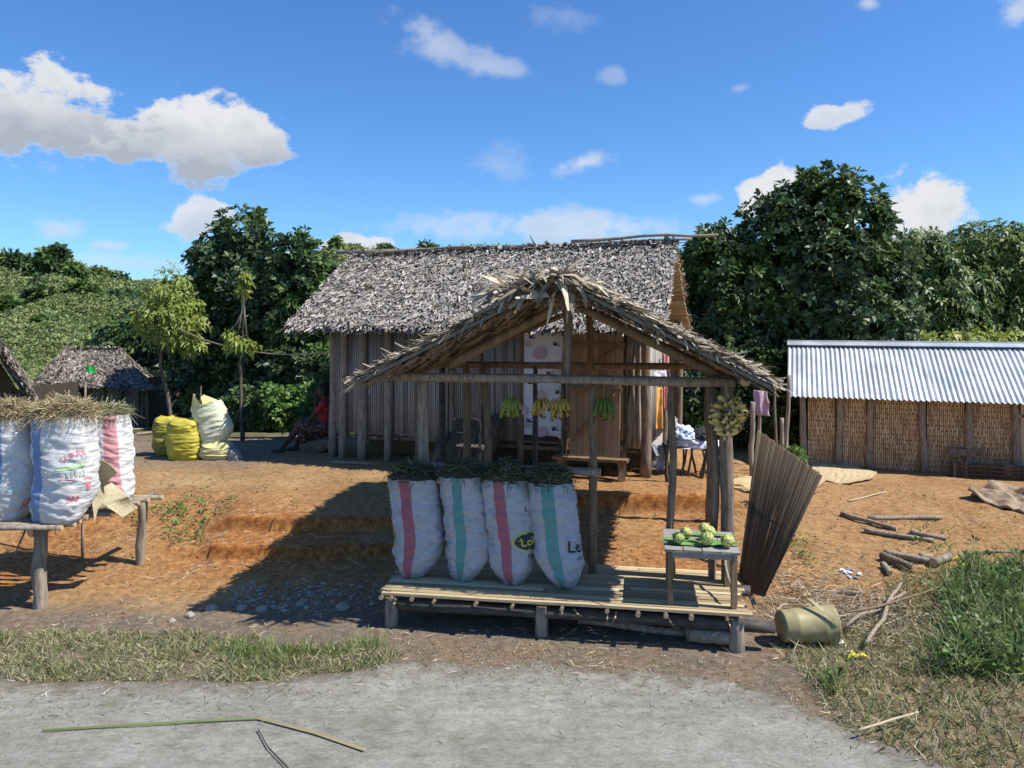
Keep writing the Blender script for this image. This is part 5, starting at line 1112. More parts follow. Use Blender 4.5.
# ------------------------------------------------------------------ bucket lying on its side
def bucket():
    c = P(783,628,6.38); r0, r1, L = .125, .15, .44; z = gz(c.x,c.y)+r1-.005; A = Vector((c.x-.02, c.y, z)); ax = Vector((1,.10,.0)).normalized(); B = A+ax*L
    root = thing('bucket', A.lerp(B,.5)-Vector((0,0,r1)), 'khaki metal bucket lying on its side at the foot of the leaning mat', 'bucket')
    e = Vector((0,0,1)); g = ax.cross(e); mb = MB(); n = 40; prof = [(0,0.0),(0,.96),(.012,1.0),(.10,1.0),(.11,1.02),(.12,1.0),(.32,1.0),(.33,1.02),(.34,1.0),(.40,1.0),(.43,1.05),(.44,1.05),(.44,.97),(.36,.94),(.03,.93),(.02,0.0)]
    vs = []
    for x, k in prof:
        rr = lerp(r0, r1, x/L)*k
        for i in range(n):
            a = 6.283*i/n; d = 1+.012*math.sin(a*3)*k; vs.append(A+ax*x+(e*math.cos(a)+g*math.sin(a))*rr*d)
    mb.add(vs, [(j*n+i, j*n+(i+1)%n, (j+1)*n+(i+1)%n, (j+1)*n+i) for j in range(len(prof)-1) for i in range(n)]); mb.build('bucket_body', M['bucket'], root, smooth=True)
    h = MB(); pts = []
    for i in range(15):
        t = i/14; a = -1.2+2.4*t; pts.append(A+ax*(L-.03-.16*math.sin(math.pi*t))+(e*math.cos(a)*(r1+.02+.035*math.sin(math.pi*t))+g*math.sin(a)*(r1+.012)))
    vs = []
    for i, p in enumerate(pts):
        o_ = (p-(A+ax*(L-.05))).normalized(); vs += [p-ax*.018, p+ax*.018, p+ax*.018+o_*.005, p-ax*.018+o_*.005]
    h.add(vs, [(4*i+k, 4*i+(k+1)%4, 4*i+4+(k+1)%4, 4*i+4+k) for i in range(14) for k in range(4)]+[(3,2,1,0),(56,57,58,59)]); h.build('handle', M['bucket'], root)
bucket()
# ------------------------------------------------------------------ yellow sacks by the terrace
def ysack(px0, py0, pxt, pyt, d, w_, dp, mat, label, seed, hang=False, narrow=.75, openn=False, tip=(0,0), group='yellow sacks standing on the terrace', z0=None, name='sack'):
    B = P(px0,py0,d); B.z = (gz(B.x,d)-.01) if z0 is None else z0; Tp = P(pxt,pyt,d); sk = Sack(B, Tp, (1,0,0), w_, dp, tip, seed, narrow, 2.6, .06)
    root = thing(name, B, label, 'sack', group); sk.build(root, M[mat], nu=56, nv=60); return sk, root
def topper(sk, root, mat, amp=.5):
    mb = MB(); vs = []; n = 24                        # gathered folded mouth
    for j, (k, z) in enumerate(((.98,0),(.9,.05),(.55,.085),(.1,.07))):
        for i in range(n):
            u = i/n; p = sk.at(u, 1); c = sk.T; q = c+(p-c)*k*(1+.12*math.sin(u*31+j)); q = q+sk.ax.normalized()*(z+.02*math.sin(u*19+j*2)); vs.append(q)
    mb.add(vs, [(j*n+i, j*n+(i+1)%n, (j+1)*n+(i+1)%n, (j+1)*n+i) for j in range(3) for i in range(n)]+[tuple(3*n+i for i in range(n))]); mb.build('sack_mouth', M[mat], root, smooth=True)
y1, q = ysack(167,466,166,422,12.45,.36,.35,'yellow_dirty','narrow dull yellow sack, leftmost on the terrace',21); topper(y1,q,'yellow_bag')
y2, q = ysack(186,468,184,424,12.1,.50,.42,'yellow_bag','bright yellow full sack at the front of the terrace group',22,narrow=.9); topper(y2,q,'yellow_bag')
y3, q = ysack(206,464,203,434,12.35,.42,.40,'yellow_dirty','dull yellow slumped sack squeezed behind the bright one',23,narrow=.9); topper(y3,q,'yellow_dirty')
y4, q = ysack(219,468,217,446,12.15,.52,.45,'cream_bag','pleated cream yellow sack lying under the tall pale one',24,narrow=.8); topper(y4,q,'cream_bag')
def tall_pale():
    B = P(222,447,12.15); Tp = P(206,404,12.2); sk = Sack(B, Tp, (1,0,.28), .50, .34, (-.14,.0), 25, .35, 2.2, .10)
    root = thing('sack', B, 'tall pale sack leaning open mouthed on top of the others with a stick in it', 'sack', 'yellow sacks standing on the terrace'); sk.build(root, M['pale_bag'], nu=56, nv=60)
    fl = MB(); a = sk.at(.27,.97); b = sk.at(.5,.97); c = sk.at(.73,.97); d = sk.at(0,.97)
    pk = P(193,394,12.1); pk2 = P(201,397,12.3); m1 = sk.at(.40,.99)
    fl.add([a, pk, b, sk.at(.38,.8), sk.at(.2,.9), pk+Vector((.02,.04,0))], [(0,1,3),(1,2,3),(4,5,1,0)])
    fl.add([d, pk2+Vector((0,.1,.03)), c, b+Vector((0,.02,0)), pk2], [(0,1,2),(1,4,3,2),(0,4,1)]); fl.build('mouth_flap', M['cream_bag'], root)
    s = MB(); s.pole(P(199,440,12.2), P(201,386,12.25), .013, .01); s.build('stick', M['log_grey'], root)
tall_pale()
kb = P(233,462,12.1); drape('plastic_bag', 'crumpled grey plastic bag on the ground right of the cream sack', ([P(226,446,12.1),P(236,444,12.2),P(242,452,12.2),P(246,462,12.1),P(240,466,11.95),P(228,466,11.9),P(234,455,11.85)],[(0,1,2,6),(2,3,4,6),(0,6,5),(6,4,5)]), M['black_bag'], kb); 
bag = bpy.data.objects['plastic_bag']; bag['category'] = 'plastic bag'
# ------------------------------------------------------------------ the seated person
def capsule(bm, a, b, ra, rb, seg=14):
    import bmesh
    a, b = Vector(a), Vector(b); n = max(3, int((b-a).length/(min(ra,rb)*.35))); n = min(n, 26)
    for i in range(n+1):
        t = i/n; r = lerp(ra, rb, t); bmesh.ops.create_icosphere(bm, subdivisions=2, radius=r, matrix=Matrix.Translation(a.lerp(b,t)))
def ellip(bm, c, r, rot=None):
    import bmesh
    mt = Matrix.Translation(Vector(c)) @ ((rot.to_4x4() if rot is not None else Matrix.Identity(4))) @ Matrix.Diagonal((*r, 1)); bmesh.ops.create_icosphere(bm, subdivisions=3, radius=1, matrix=mt)
def remeshed(name, fn, mat, parent, voxel, off, smooth_it=3, wr=0):
    import bmesh
    bm = bmesh.new(); fn(bm); me = bpy.data.meshes.new(name); bm.to_mesh(me); bm.free(); o = bpy.data.objects.new(name, me); C.objects.link(o)
    r = o.modifiers.new('r', 'REMESH'); r.mode = 'VOXEL'; r.voxel_size = voxel; s = o.modifiers.new('s', 'SMOOTH'); s.iterations = smooth_it; s.factor = .5
    dg = bpy.context.evaluated_depsgraph_get(); m2 = bpy.data.meshes.new_from_object(o.evaluated_get(dg)); bpy.data.objects.remove(o); bpy.data.meshes.remove(me)
    m2.name = name
    for v in m2.vertices:
        v.co -= 0*v.co
        if wr: v.co += v.normal*wr*noise.noise(v.co*16)
    m2.materials.clear(); m2.materials.append(mat); m2.polygons.foreach_set('use_smooth',[True]*len(m2.polygons)); o = bpy.data.objects.new(name, m2); C.objects.link(o)
    if parent is not None: o.parent = parent
    return o
def person():
    base = P(322,452,12.75); base.z = gz(base.x, base.y)
    root = thing('person', base, 'person in red top and flowered skirt sitting in shade, hand raised to face', 'person')
    # local space: x to the right in the photo, z up; facing -x. A seated adult, slightly slumped.
    hip = Vector((.06,0,.40)); chest = Vector((.08,0,.72)); neck = Vector((.055,0,.86)); head = Vector((.02,0,.985))
    kL, kR = Vector((-.34,-.12,.44)), Vector((-.30,.13,.46)); fL, fR = Vector((-.62,-.13,.075)), Vector((-.46,.13,.075))
    sh = Vector((.06,-.17,.80)); sh2 = Vector((.06,.17,.80)); el_ = Vector((-.10,-.20,.60)); ha = Vector((-.22,-.12,.47)); el2 = Vector((-.13,.12,.64)); ha2 = Vector((-.10,.03,.90))
    def hand(bm, w, d, curl, side):
        d = Vector(d).normalized(); up = Vector((0,1,0)).cross(d).normalized(); lat = d.cross(up).normalized(); ellip(bm, w+d*.045, (.030,.036,.036))
        capsule(bm, w, w+d*.06, .024, .026)
        for k, L_ in enumerate((.068,.078,.072,.058)):
            r0 = w+d*.075+lat*(k-1.5)*.021; m = r0+d*L_*.5+up*curl*.012; e = m+(d*.8+up*curl).normalized()*L_*.5; capsule(bm, r0-d*.02, m, .0095, .009); capsule(bm, m, e, .009, .0075)
        t0 = w+d*.03+lat*side*.03; t1 = t0+(d*.6+lat*side*.7).normalized()*.04; capsule(bm, t0, t1, .012,.010); capsule(bm, t1, t1+(d*.95+lat*side*.1+up*curl*.4).normalized()*.03, .010,.008)
    def body(bm):
        ellip(bm, hip, (.14,.17,.12)); capsule(bm, hip+Vector((0,0,.03)), chest, .12, .13); ellip(bm, chest, (.11,.17,.14)); capsule(bm, sh, sh2, .055, .055); capsule(bm, neck-Vector((0,0,.07)), head-Vector((0,0,.03)), .052,.048)
        ellip(bm, head+Vector((.012,0,.03)), (.098,.075,.102)); ellip(bm, head+Vector((-.035,0,-.055)), (.055,.052,.055)); ellip(bm, head+Vector((-.05,0,-.02)), (.045,.056,.06))
        capsule(bm, head+Vector((-.085,0,.015)), head+Vector((-.108,0,-.022)), .010,.017); ellip(bm, head+Vector((-.092,0,-.055)), (.014,.026,.009)); ellip(bm, head+Vector((-.090,0,-.068)), (.013,.023,.008)); ellip(bm, head+Vector((-.08,0,.035)), (.022,.05,.012))
        for s_ in (-1,1): ellip(bm, head+Vector((.015,s_*.078,-.005)), (.022,.010,.034)); ellip(bm, head+Vector((-.078,s_*.03,.010)), (.016,.017,.012))
        for h_, k, f in ((hip+Vector((-.02,-.09,0)),kL,fL),(hip+Vector((-.02,.09,0)),kR,fR)):
            capsule(bm, h_, k, .088,.060); m = k.lerp(f,.35)+Vector((.012,0,0)); capsule(bm, k, m, .056,.055); capsule(bm, m, f, .054,.036)
            capsule(bm, f+Vector((.03,0,-.035)), f+Vector((-.12,0,-.045)), .033,.028); ellip(bm, f+Vector((-.08,0,-.05)), (.085,.042,.022))
            for t in range(5): capsule(bm, f+Vector((-.14,-.03+t*.015,-.055)), f+Vector((-.17+.006*abs(t-1),-.032+t*.016,-.058)), .010,.009)
        capsule(bm, sh, el_, .046,.036); capsule(bm, el_, ha, .036,.024); capsule(bm, sh2, el2, .046,.036); capsule(bm, el2, ha2, .036,.024)
        hand(bm, ha, (-.75,.25,-.35), .5, 1); hand(bm, ha2, (-.10,-.15,1), .7, -1)
    remeshed('body', body, M['skin'], root, .0085, .0)
    def hair(bm): ellip(bm, head+Vector((.03,0,.052)), (.105,.088,.096)); ellip(bm, head+Vector((.065,0,.005)), (.07,.078,.08)); ellip(bm, head+Vector((.10,0,.075)), (.045,.05,.045))
    remeshed('hair', hair, M['hair'], root, .012, 0, 1, .008)
    def shirt(bm):
        capsule(bm, hip+Vector((0,0,.06)), chest, .145,.145); ellip(bm, chest, (.126,.185,.15)); capsule(bm, sh, sh2, .068,.068); capsule(bm, sh, sh.lerp(el_,.55), .064,.056); capsule(bm, sh2, sh2.lerp(el2,.55), .064,.056); capsule(bm, neck-Vector((0,0,.06)), neck-Vector((0,0,.015)), .085,.062)
    remeshed('shirt', shirt, M['shirt'], root, .012, 0, 3, .008)
    sm, nt, b = new_mat('flowered skirt'); v = N(nt, 'ShaderNodeTexVoronoi'); v.inputs['Scale'].default_value = 19; tc = N(nt,'ShaderNodeTexCoord'); nt.links.new(tc.outputs['Object'], v.inputs['Vector'])
    c = ramp(nt, [(0,(.30,.10,.04)),(.25,(.20,.13,.06)),(.45,(.05,.03,.022)),(1,(.03,.02,.018))], v.outputs['Distance']); nt.links.new(c, b.inputs['Base Color']); b.inputs['Roughness'].default_value = .85
    def skirt(bm):
        ellip(bm, hip, (.165,.20,.14)); capsule(bm, hip+Vector((0,-.09,.0)), kL+Vector((.0,0,-.02)), .115,.10); capsule(bm, hip+Vector((0,.09,.0)), kR+Vector((.0,0,-.02)), .115,.10); capsule(bm, hip+Vector((0,0,.0)), kL.lerp(kR,.5)+Vector((0,0,-.01)), .115,.10)
        capsule(bm, kL+Vector((.03,0,-.06)), kL+Vector((.06,.02,-.22)), .09,.075); capsule(bm, kR+Vector((.03,0,-.06)), kR+Vector((.06,-.02,-.2)), .09,.075); capsule(bm, hip+Vector((-.05,0,-.08)), kL.lerp(kR,.5)+Vector((.08,0,-.17)), .12,.11)
    remeshed('skirt', skirt, sm, root, .013, 0, 4, .012)
    st = boulder('wooden_block', 'low wooden block under the seated person at the end of the house', base+Vector((.07,0,.13)), .17, 'log', None, 'block', (1,1.1,.75))
person()
# ------------------------------------------------------------------ chair behind the sacks
def chair():
    o = HUT(2.52,-1.0,0); z0 = gz(o.x,o.y); u = (HUT(1,0,0)-HUT(0,0,0)).normalized(); v = (HUT(0,1,0)-HUT(0,0,0)).normalized(); root = thing('chair', (o.x,o.y,z0), 'dark wooden chair with an arched back standing by the house wall', 'chair')
    def p(a,b,z): return Vector((o.x,o.y,z0))+u*a+v*b+Vector((0,0,z))
    for a in (0,.36):
        m = MB(); m.beam(p(a,0,0), p(a,-.02,.82), .035,.035, up=(0,1,0)); m.build('leg', M['log_dark'], root); m = MB(); m.beam(p(a,.36,0), p(a,.36,.42), .035,.035, up=(0,1,0)); m.build('leg', M['log_dark'], root)
    m = MB(); m.box(p(.18,.18,.435), (.42,.42,.03), Matrix.Rotation(-.33,3,'Z')); m.build('seat', M['log_dark'], root)
    m = MB(); vs = []
    for i in range(9):
        t = i/8; z = .80+.05*math.sin(math.pi*t); a = lerp(-.02,.38,t); vs += [p(a,-.035,z-.10), p(a,-.035,z), p(a,-.01,z), p(a,-.01,z-.10)]
    m.add(vs, [(4*i+k,4*i+(k+1)%4,4*i+4+(k+1)%4,4*i+4+k) for i in range(8) for k in range(4)]+[(3,2,1,0),(32,33,34,35)]); m.beam(p(0,-.01,.62), p(.36,-.01,.62), .02,.04); m.build('backrest', M['log_dark'], root)
chair()
# ------------------------------------------------------------------ washing, rack and poles at the right end of the house
g = 'washing hung at the right end of the house'
def pk(px, py, d): return P(px,py,d)
def hung(lb, px, py, d, wpx, hpx, mat, cat='cloth'):
    w_ = wpx*d/F; h_ = hpx*d/F; return cloth('hanging_cloth', pk(px,py,d), Vector((w_,.06,0)), Vector((0,0,-h_)), 14, 18, M[mat], amp=.022, freq=1.6, label=lb, cat=cat, group=g)
hung('beige cloth hung nearest the corner post of the house', 645, 352, 11.6, 9, 42, 'tan_sheet')
hung('cream white cloth in the middle of the washing', 652, 350, 11.9, 8, 50, 'white_cloth')
hung('orange cloth hanging lowest among the washing', 652, 388, 11.5, 11, 42, 'orange_cloth')
hung('pale printed cloth above the orange one', 645, 371, 11.3, 22, 10, 'white_cloth')
hung('red and pink cloth at the right end of the washing', 663, 352, 11.8, 7, 58, 'red_cloth')
k = MB(); k.tube([pk(642,351,11.8), pk(673,352,12.1)], .008, 5); k.build('clothes_line', M['rope'], None, base=pk(642,351,11.8)); tag(bpy.data.objects['clothes_line'], 'short line the washing hangs from at the house corner', 'line')
def upright(name, label, px0, py0, px1, py1, d, r, mat='log', bend=.02, cat='pole', group=None):
    a = P(px0,py0,d); a.z = gz(a.x,d)-.06; b = P(px1,py1,d); k = MB(); k.pole(a, b, r, r*.8, 8, 9, bend=bend); o = k.build(name, M[mat], None, smooth=True, base=a); return tag(o, label, cat, group)
upright('forked_pole', 'thin crooked dark pole standing just left of the second right post', 668,480,668,368,10.4,.024,'log_dark',.03)
gp = 'poles standing between the stall and the tin roofed shed'
upright('pole', 'thick bark stripped pole nearest the leaning mat, under the faded cloth', 752,450,753,402,11.2,.045,'log_grey',.03,group=gp)
upright('pole', 'split pale pole right of the faded pink cloth', 762,452,759,405,11.3,.03,'log_grey',.03,group=gp)
upright('pole', 'slim straight pole rising to the stall eave', 776,455,775,382,11.6,.022,'log',.01,group=gp)
upright('pole', 'tall pole touching the corner of the tin roof', 785,452,789,375,12.2,.04,'log_grey',.01,group=gp)
upright('pole', 'short stub of pole between two taller ones', 781,455,782,418,11.8,.035,'log_grey',.01,group=gp)
cloth('faded_cloth', pk(754,390,11.2), Vector((.20,.05,-.02)), Vector((.02,0,-.36)), 12, 16, M['pink_cloth'], amp=.04, freq=1.5, label='faded pink cloth draped over a pole behind the leaning mat', cat='cloth')
def rack():
    c = P(690,462,11.0); c.z = gz(c.x,c.y); root = thing('drying_rack', c, 'low stick rack holding a heap of washing behind the right posts', 'rack'); m = MB()
    for i in range(14):
        x = -.30+random.uniform(0,.62); y = random.choice((-.18,.18,0)); m.pole(c+Vector((x,y,-.03)), c+Vector((x+random.uniform(-.1,.1),y,.42+random.uniform(-.05,.03))), .018, .014, 6, 4, bend=.04)
    for i in range(6): m.pole(c+Vector((-.36,-.2+i*.08,.40)), c+Vector((.36,-.2+i*.08,.42)), .016, .014, 6, 4)
    m.build('rack_sticks', M['log_dark'], root, smooth=True)
    def heap(name, lb, x0, w_, h_, mat, dz=.43, y=0):
        import bmesh
        bm = bmesh.new(); bmesh.ops.create_icosphere(bm, subdivisions=4, radius=1); q = random.random()*40
        for v in bm.verts:
            n_ = noise.noise(v.co*1.4+Vector((q,0,0)))*.3+noise.noise(v.co*4+Vector((0,q,0)))*.28+noise.noise(v.co*9)*.10; v.co *= 1+n_; v.co = Vector((v.co.x*w_/2, v.co.y*.24, max(-.25,v.co.z)*h_))
        me = bpy.data.meshes.new(name); bm.to_mesh(me); bm.free(); me.materials.append(M[mat]); o = bpy.data.objects.new(name, me); C.objects.link(o); o.location = c+Vector((x0,y,dz)); tag(o, lb, 'cloth', 'heap of washing on the stick rack')
        me.polygons.foreach_set('use_smooth',[True]*len(me.polygons))
    heap('white_washing','white washing spread over the stick rack', .04, .68, .13, 'white_cloth'); heap('blue_washing','pale blue bundle on top of the white washing', -.10, .34, .13, 'blue_cloth', .56); heap('dark_washing','small dark bundle beside the pale blue one', .13, .20, .12, 'dark_cloth', .54)
rack()
drape('dark_bag', 'dark grey bag slumped at the foot of the house corner', ([P(650,444,11.0),P(662,446,11.2),P(666,458,11.1),P(662,470,10.9),P(648,470,10.8),P(656,455,10.75)],[(0,1,2,5),(2,3,4,5),(0,5,4)]), M['black_bag'], P(655,465,11.0)); bpy.data.objects['dark_bag']['category'] = 'bag'
boulder('winnowing_basket', 'flat tan basket turned over on the ground behind the leaning mat', P(752,470,10.6)*1, .40, 'tan_sheet', None, 'basket', (1,.8,.22)); bpy.data.objects['winnowing_basket'].location.z = gz(P(752,470,10.6).x, 10.6)+.06
# ------------------------------------------------------------------ rope across the trees, sheets, logs
k = MB(); a = P(178,328,16); b = P(243,350,14.2); c = P(334,352,12.3)
k.tube([a.lerp(b,t)-Vector((0,0,.05*math.sin(math.pi*t))) for t in np.linspace(0,1,8)], .013, 5); k.tube([b.lerp(c,t)-Vector((0,0,.06*math.sin(math.pi*t))) for t in np.linspace(0,1,8)], .011, 5); tag(k.build('rope', M['rope'], None, base=a), 'rope strung from the dark trees past the sapling to the house', 'rope')
def ground_sheet(name, label, pxs, mat, nx=14, ny=10, h=.02, amp=.03, cat='mat'):
    c = [G(*p) for p in pxs]; mb = MB(); q = random.random()*30; top = []
    for j in range(ny+1):
        for i in range(nx+1):
            s, t = i/nx, j/ny; p = c[0].lerp(c[1],s).lerp(c[3].lerp(c[2],s),t); z = max(gz(p.x,p.y), gz(p.x+.06,p.y), gz(p.x-.06,p.y), gz(p.x,p.y-.08))+h+amp*abs(noise.noise(Vector((p.x*4+q,p.y*4,0)))); top.append(Vector((p.x,p.y,z)))
    k = nx+1; m = len(top); F1 = [(j*k+i,j*k+i+1,(j+1)*k+i+1,(j+1)*k+i) for j in range(ny) for i in range(nx)]
    rim = [i for i in range(k)]+[j*k+nx for j in range(1,ny+1)]+[ny*k+i for i in range(nx-1,-1,-1)]+[j*k for j in range(ny-1,0,-1)]
    mb.add(top+[p-Vector((0,0,.03)) for p in top], F1+[tuple(reversed([x+m for x in f])) for f in F1]+[(rim[(i+1)%len(rim)],rim[i],rim[i]+m,rim[(i+1)%len(rim)]+m) for i in range(len(rim))])
    return tag(mb.build(name, M[mat], None, smooth=False, base=c[0]), label, cat)
ground_sheet('straw_mat', 'pale straw mat laid on the ground beside the leaning dark mat', [(806,498),(877,475),(842,466),(812,466)], 'slat', h=.05, amp=.01)
ground_sheet('brown_sheet', 'crumpled brown sheet lying on the mound at the right edge', [(968,500),(1040,520),(1040,496),(990,488)], 'cardboard', amp=.22, nx=26, ny=20)
def lowfence():
    root = thing('woven_fence', TIN(5,-.8,-.2), 'low dark strip of woven fencing at the foot of the shed wall', 'fence'); m = MB(); 
    for i in range(90):
        a = 2.6+i*.05; m.box(TIN(a,-.32+.01*(i%2),-.17), (.04,.015,.26), Matrix.Rotation(-.14,3,'Z'), jit=.004)
    for z in (-.25,-.17,-.09): m.beam(TIN(2.55,-.345,z), TIN(7.1,-.345,z), .012,.03)
    m.build('weave', M['mat_dark'], root)
    for a in (2.7,4.1,5.5,6.9):
        k = MB(); k.pole(TIN(a,-.36,-.4), TIN(a,-.36,-.03), .025); k.build('stake', M['log'], root)
lowfence()
def log(label, p0, p1, r, mat='log_grey', group='cut poles and logs lying on the mound', name='log', lift=0, bend=.01, r1=None):
    a, b = G(*p0), G(*p1); a.z += r*.8+lift; b.z += r*.8+lift; r *= .82; k = MB(); k.pole(a, b, r, (r1 or r*.85), 8, 8, capmi=1, bend=bend); o = k.build(name, [M[mat], M['cut']], None, smooth=True, base=a.lerp(b,.5)); return tag(o, label, 'log' if r > .02 else 'stick', group)
log('dark weathered pole crossing the others with a broken knot at its end', (841,516),(897,532), .035)
log('pale straight pole, the farthest of the logs on the mound', (868,521),(942,520), .036)
log('long split pole in front of the crossing pair', (864,533),(934,543), .034)
log('short pole end beside the long split pole', (910,535),(946,541), .034)
log('thick short log with a pale sawn end', (882,560),(914,573), .058, 'log')
log('longer log behind the sawn one', (884,556),(930,566), .045)
log('stubby upright cut stump piece in the log heap', (883,568),(890,578), .04)
log('short grey log with a pale end near the grass', (933,568),(950,561), .058)
log('small log end behind the short grey log', (920,562),(931,561), .05)
log('pale bleached branch lying near the bucket', (842,594),(864,596), .022)
log('long dry branch leaning into the grass', (866,652),(901,590), .022, group='dry branches beside the grass', lift=.04, bend=.04)
log('pale forked branch left of the long dry one', (846,636),(905,601), .018, group='dry branches beside the grass', lift=.06, bend=.05)
log('thin brown branch stretched low across the grass', (845,628),(960,596), .012, 'log_brown', group='dry branches beside the grass', lift=.12, bend=.02)
log('straight thin twig lying in the dry grass clippings', (858,742),(918,724), .010, 'litter', group='dry branches beside the grass', lift=.06)
log('thin pole at the right edge on the mound', (985,554),(1040,555), .02, 'log_grey', group='dry branches beside the grass')
log('very thin pale stick lying on the upper mound', (848,502),(886,493), .012, 'litter', group='dry branches beside the grass')
log('pole end poking out beside the bucket', (757,631),(777,629), .018, 'cut', group='dry branches beside the grass')
log('flat pole lying on the bare ground left of the yellow sacks', (136,436),(156,434), .04, group='poles lying on the far terrace')
log('second flat pole left of the yellow sacks', (130,431),(150,430), .04, group='poles lying on the far terrace')
log('grey log behind the sapling on the terrace edge', (205,430),(262,428), .06, group='poles lying on the far terrace')
log('short stump standing under the shaded trees', (262,432),(266,431), .07, group='poles lying on the far terrace', lift=.05)
log('flat plank end lying in front of the house corner', (332,464),(372,466), .03, group='poles lying on the far terrace')
# dry reed on the road
def reed():
    pts = [G(365,754), G(315,737), G(258,722)]; root = thing('dry_reed', pts[1], 'long bent reed lying on the road, pale at one end and green along the other', 'reed'); k = MB()
    def band(q, w0, w1, name, mat):
        k = MB(); vs = []
        for i, p in enumerate(q):
            t = (q[min(i+1,len(q)-1)]-q[max(i-1,0)]).normalized(); s_ = t.cross(Vector((0,0,1))); w_ = lerp(w0,w1,i/(len(q)-1)); vs += [p+s_*w_+Vector((0,0,.022)), p+Vector((0,0,.034)), p-s_*w_+Vector((0,0,.022)), p+Vector((0,0,.016))]
        k.add(vs, [(4*i+j,4*i+(j+1)%4,4*i+4+(j+1)%4,4*i+4+j) for i in range(len(q)-1) for j in range(4)]+[(3,2,1,0),tuple(4*(len(q)-1)+j for j in range(4))]); k.build(name, M[mat], root)
    band(pts, .017,.010, 'dry_end', 'hay'); band([G(258,722),G(200,726),G(120,731),G(42,735)], .008,.003, 'green_stem', 'leaf_scrub'); band([G(258,733),G(268,752),G(290,775)], .0025,.0015, 'side_stem', 'hay')
reed()
# ------------------------------------------------------------------ stones, clods, litter, grass
boulder('stone', 'largest pale stone on the ground left of the stall leg', G(343,611)+Vector((0,0,.02)), .062, group='pale stones left of the stall')
for lb, x, y, r in (('pale flat stone at the left end of the stone row',212,609,.05),('pale stone beside the long shadow edge',190,618,.04),('small white stone on the grey dirt',172,622,.03),('rounded stone in the middle of the stone row',241,609,.045),('low broad stone at the front of the pebble heap',262,611,.05),('light stone right of the pebble heap',300,606,.045)):
    boulder('stone', lb, G(x,y)+Vector((0,0,.01)), r, group='pale stones left of the stall')
def scatter_bits(name, label, n, fn, r0, r1, mat, flat=.6):
    import bmesh
    base = bmesh.new(); bmesh.ops.create_icosphere(base, subdivisions=1, radius=1); bv = np.array([v.co[:] for v in base.verts]); bf = np.array([[v.index for v in f.verts] for f in base.faces]); base.free(); V = []; Q = []
    for i in range(n):
        x, y = fn(); r = random.uniform(r0,r1)*random.uniform(.5,1); v = bv*(1+rng.normal(size=(len(bv),1))*.18)*[random.uniform(.7,1.4),random.uniform(.7,1.3),flat]*r; a = random.uniform(0,6.28); c, s = math.cos(a), math.sin(a)
        v = v@np.array([[c,s,0],[-s,c,0],[0,0,1]])+[x,y,gz(x,y)+r*flat*.3]; V.append(v); Q.append(bf+len(bv)*i)
    return tag(mesh_np(name, np.concatenate(V), np.concatenate(Q), M[mat]), label, 'gravel', kind='stuff')
def rnd(px0,px1,py0,py1):
    def f():
        p = G(random.uniform(px0,px1), random.uniform(py0,py1)); return p.x, p.y
    return f
scatter_bits('gravel', 'heap of small grey stones in the shade left of the stall', 300, rnd(225,390,585,612), .010,.034,'stone')
def anyw():
    while True:
        x, y = random.uniform(-5.6,6.5), random.uniform(6.2,12.5)
        if not (-1.2 < x < 2 and 6.6 < y < 7.5) or random.random() < .15: return x, y
scatter_bits('soil_clods', 'small clods and crumbs scattered over the bare earth', 3800, anyw, .004,.016,'soil_clod',.8)
scatter_bits('road_gravel', 'loose grit along the edge of the road', 900, lambda: (lambda x: (x, edge_y(x)+random.gauss(.05,.16)))(random.uniform(-5.5,2.4)), .003,.012,'stone',.8)
def grass(name, label, pts, L, W, mat, up=1.0, spread=.6, droop=.3, kind='stuff'):
    n = len(pts); p = np.array(pts); d = rng.normal(size=(n,3))*spread+[0,0,up]; d[:,2] = np.abs(d[:,2])*(.9 if up > .15 else .12)+.02; Ls = L*rng.uniform(.35,1.3,n); b = rng.normal(size=(n,3))*Ls[:,None]*.15; b[:,2] -= droop*Ls*rng.uniform(.2,1,n)
    V, Q = blades(p, d, Ls, W*rng.uniform(.6,1.4,n), None, b, tip=.12, mid=.85); return tag(mesh_np(name, V, Q, M[mat]), label, 'grass', kind=kind)
def verge_pts(n):
    out = []
    while len(out) < n:
        x = random.uniform(-5.6,-.9); e = edge_y(x); top = lerp(6.62, 6.25, sst(-3, -1, x))+.1*noise.noise(Vector((x*3,0,9)))
        y = random.uniform(e-.08, top); dens = .42+.9*noise.noise(Vector((x*2.3,y*3.5,5)))+.25*noise.noise(Vector((x*8,y*8,5)))
        if x > -1.6: dens -= .5*(x+1.6)/.7
        if random.random() < dens+.25: out.append((x,y,gz(x,y)-.003))
    return out
grass('verge_grass', 'flattened dry and green grass along the near edge of the road', verge_pts(15000), .085, .0065, 'verge', .22, .9, .1)
tl = [(x+random.gauss(0,.10), y+random.gauss(0,.05)) for x, y in ((-2.05,6.15),(-1.75,6.2),(-2.2,6.2),(-1.2,6.32),(-1.4,6.2)) for _ in range(150)]
grass('verge_tufts', 'short upright green tufts in the grass beside the road', [(x,y,gz(x,y)) for x,y in tl], .12, .006, 'tallgrass', 1, .35, .15)
def bankpts(n, dense):
    out = []
    while len(out) < n:
        x = random.uniform(2.15,6.2); y = random.uniform(4.1,7.9); k = noise.noise(Vector((x*1.6,y*1.6,3)))
        lim = lerp(5.75, 8.3, sst(2.9, 4.9, x)) if dense else lerp(6.3, 8.1, sst(2.2, 4.5, x))
        if y < lim+.25*k and y > edge_y(x)-.15*(1-dense)+.0*k and (not dense or (x > 2.85+.7*k-.35*sst(6.6,5.9,y) and y > 5.7+.5*k and noise.noise(Vector((x*4,y*4,8))) > -.25+random.uniform(-.2,.2))): out.append((x,y,gz(x,y)-.01))
    return out
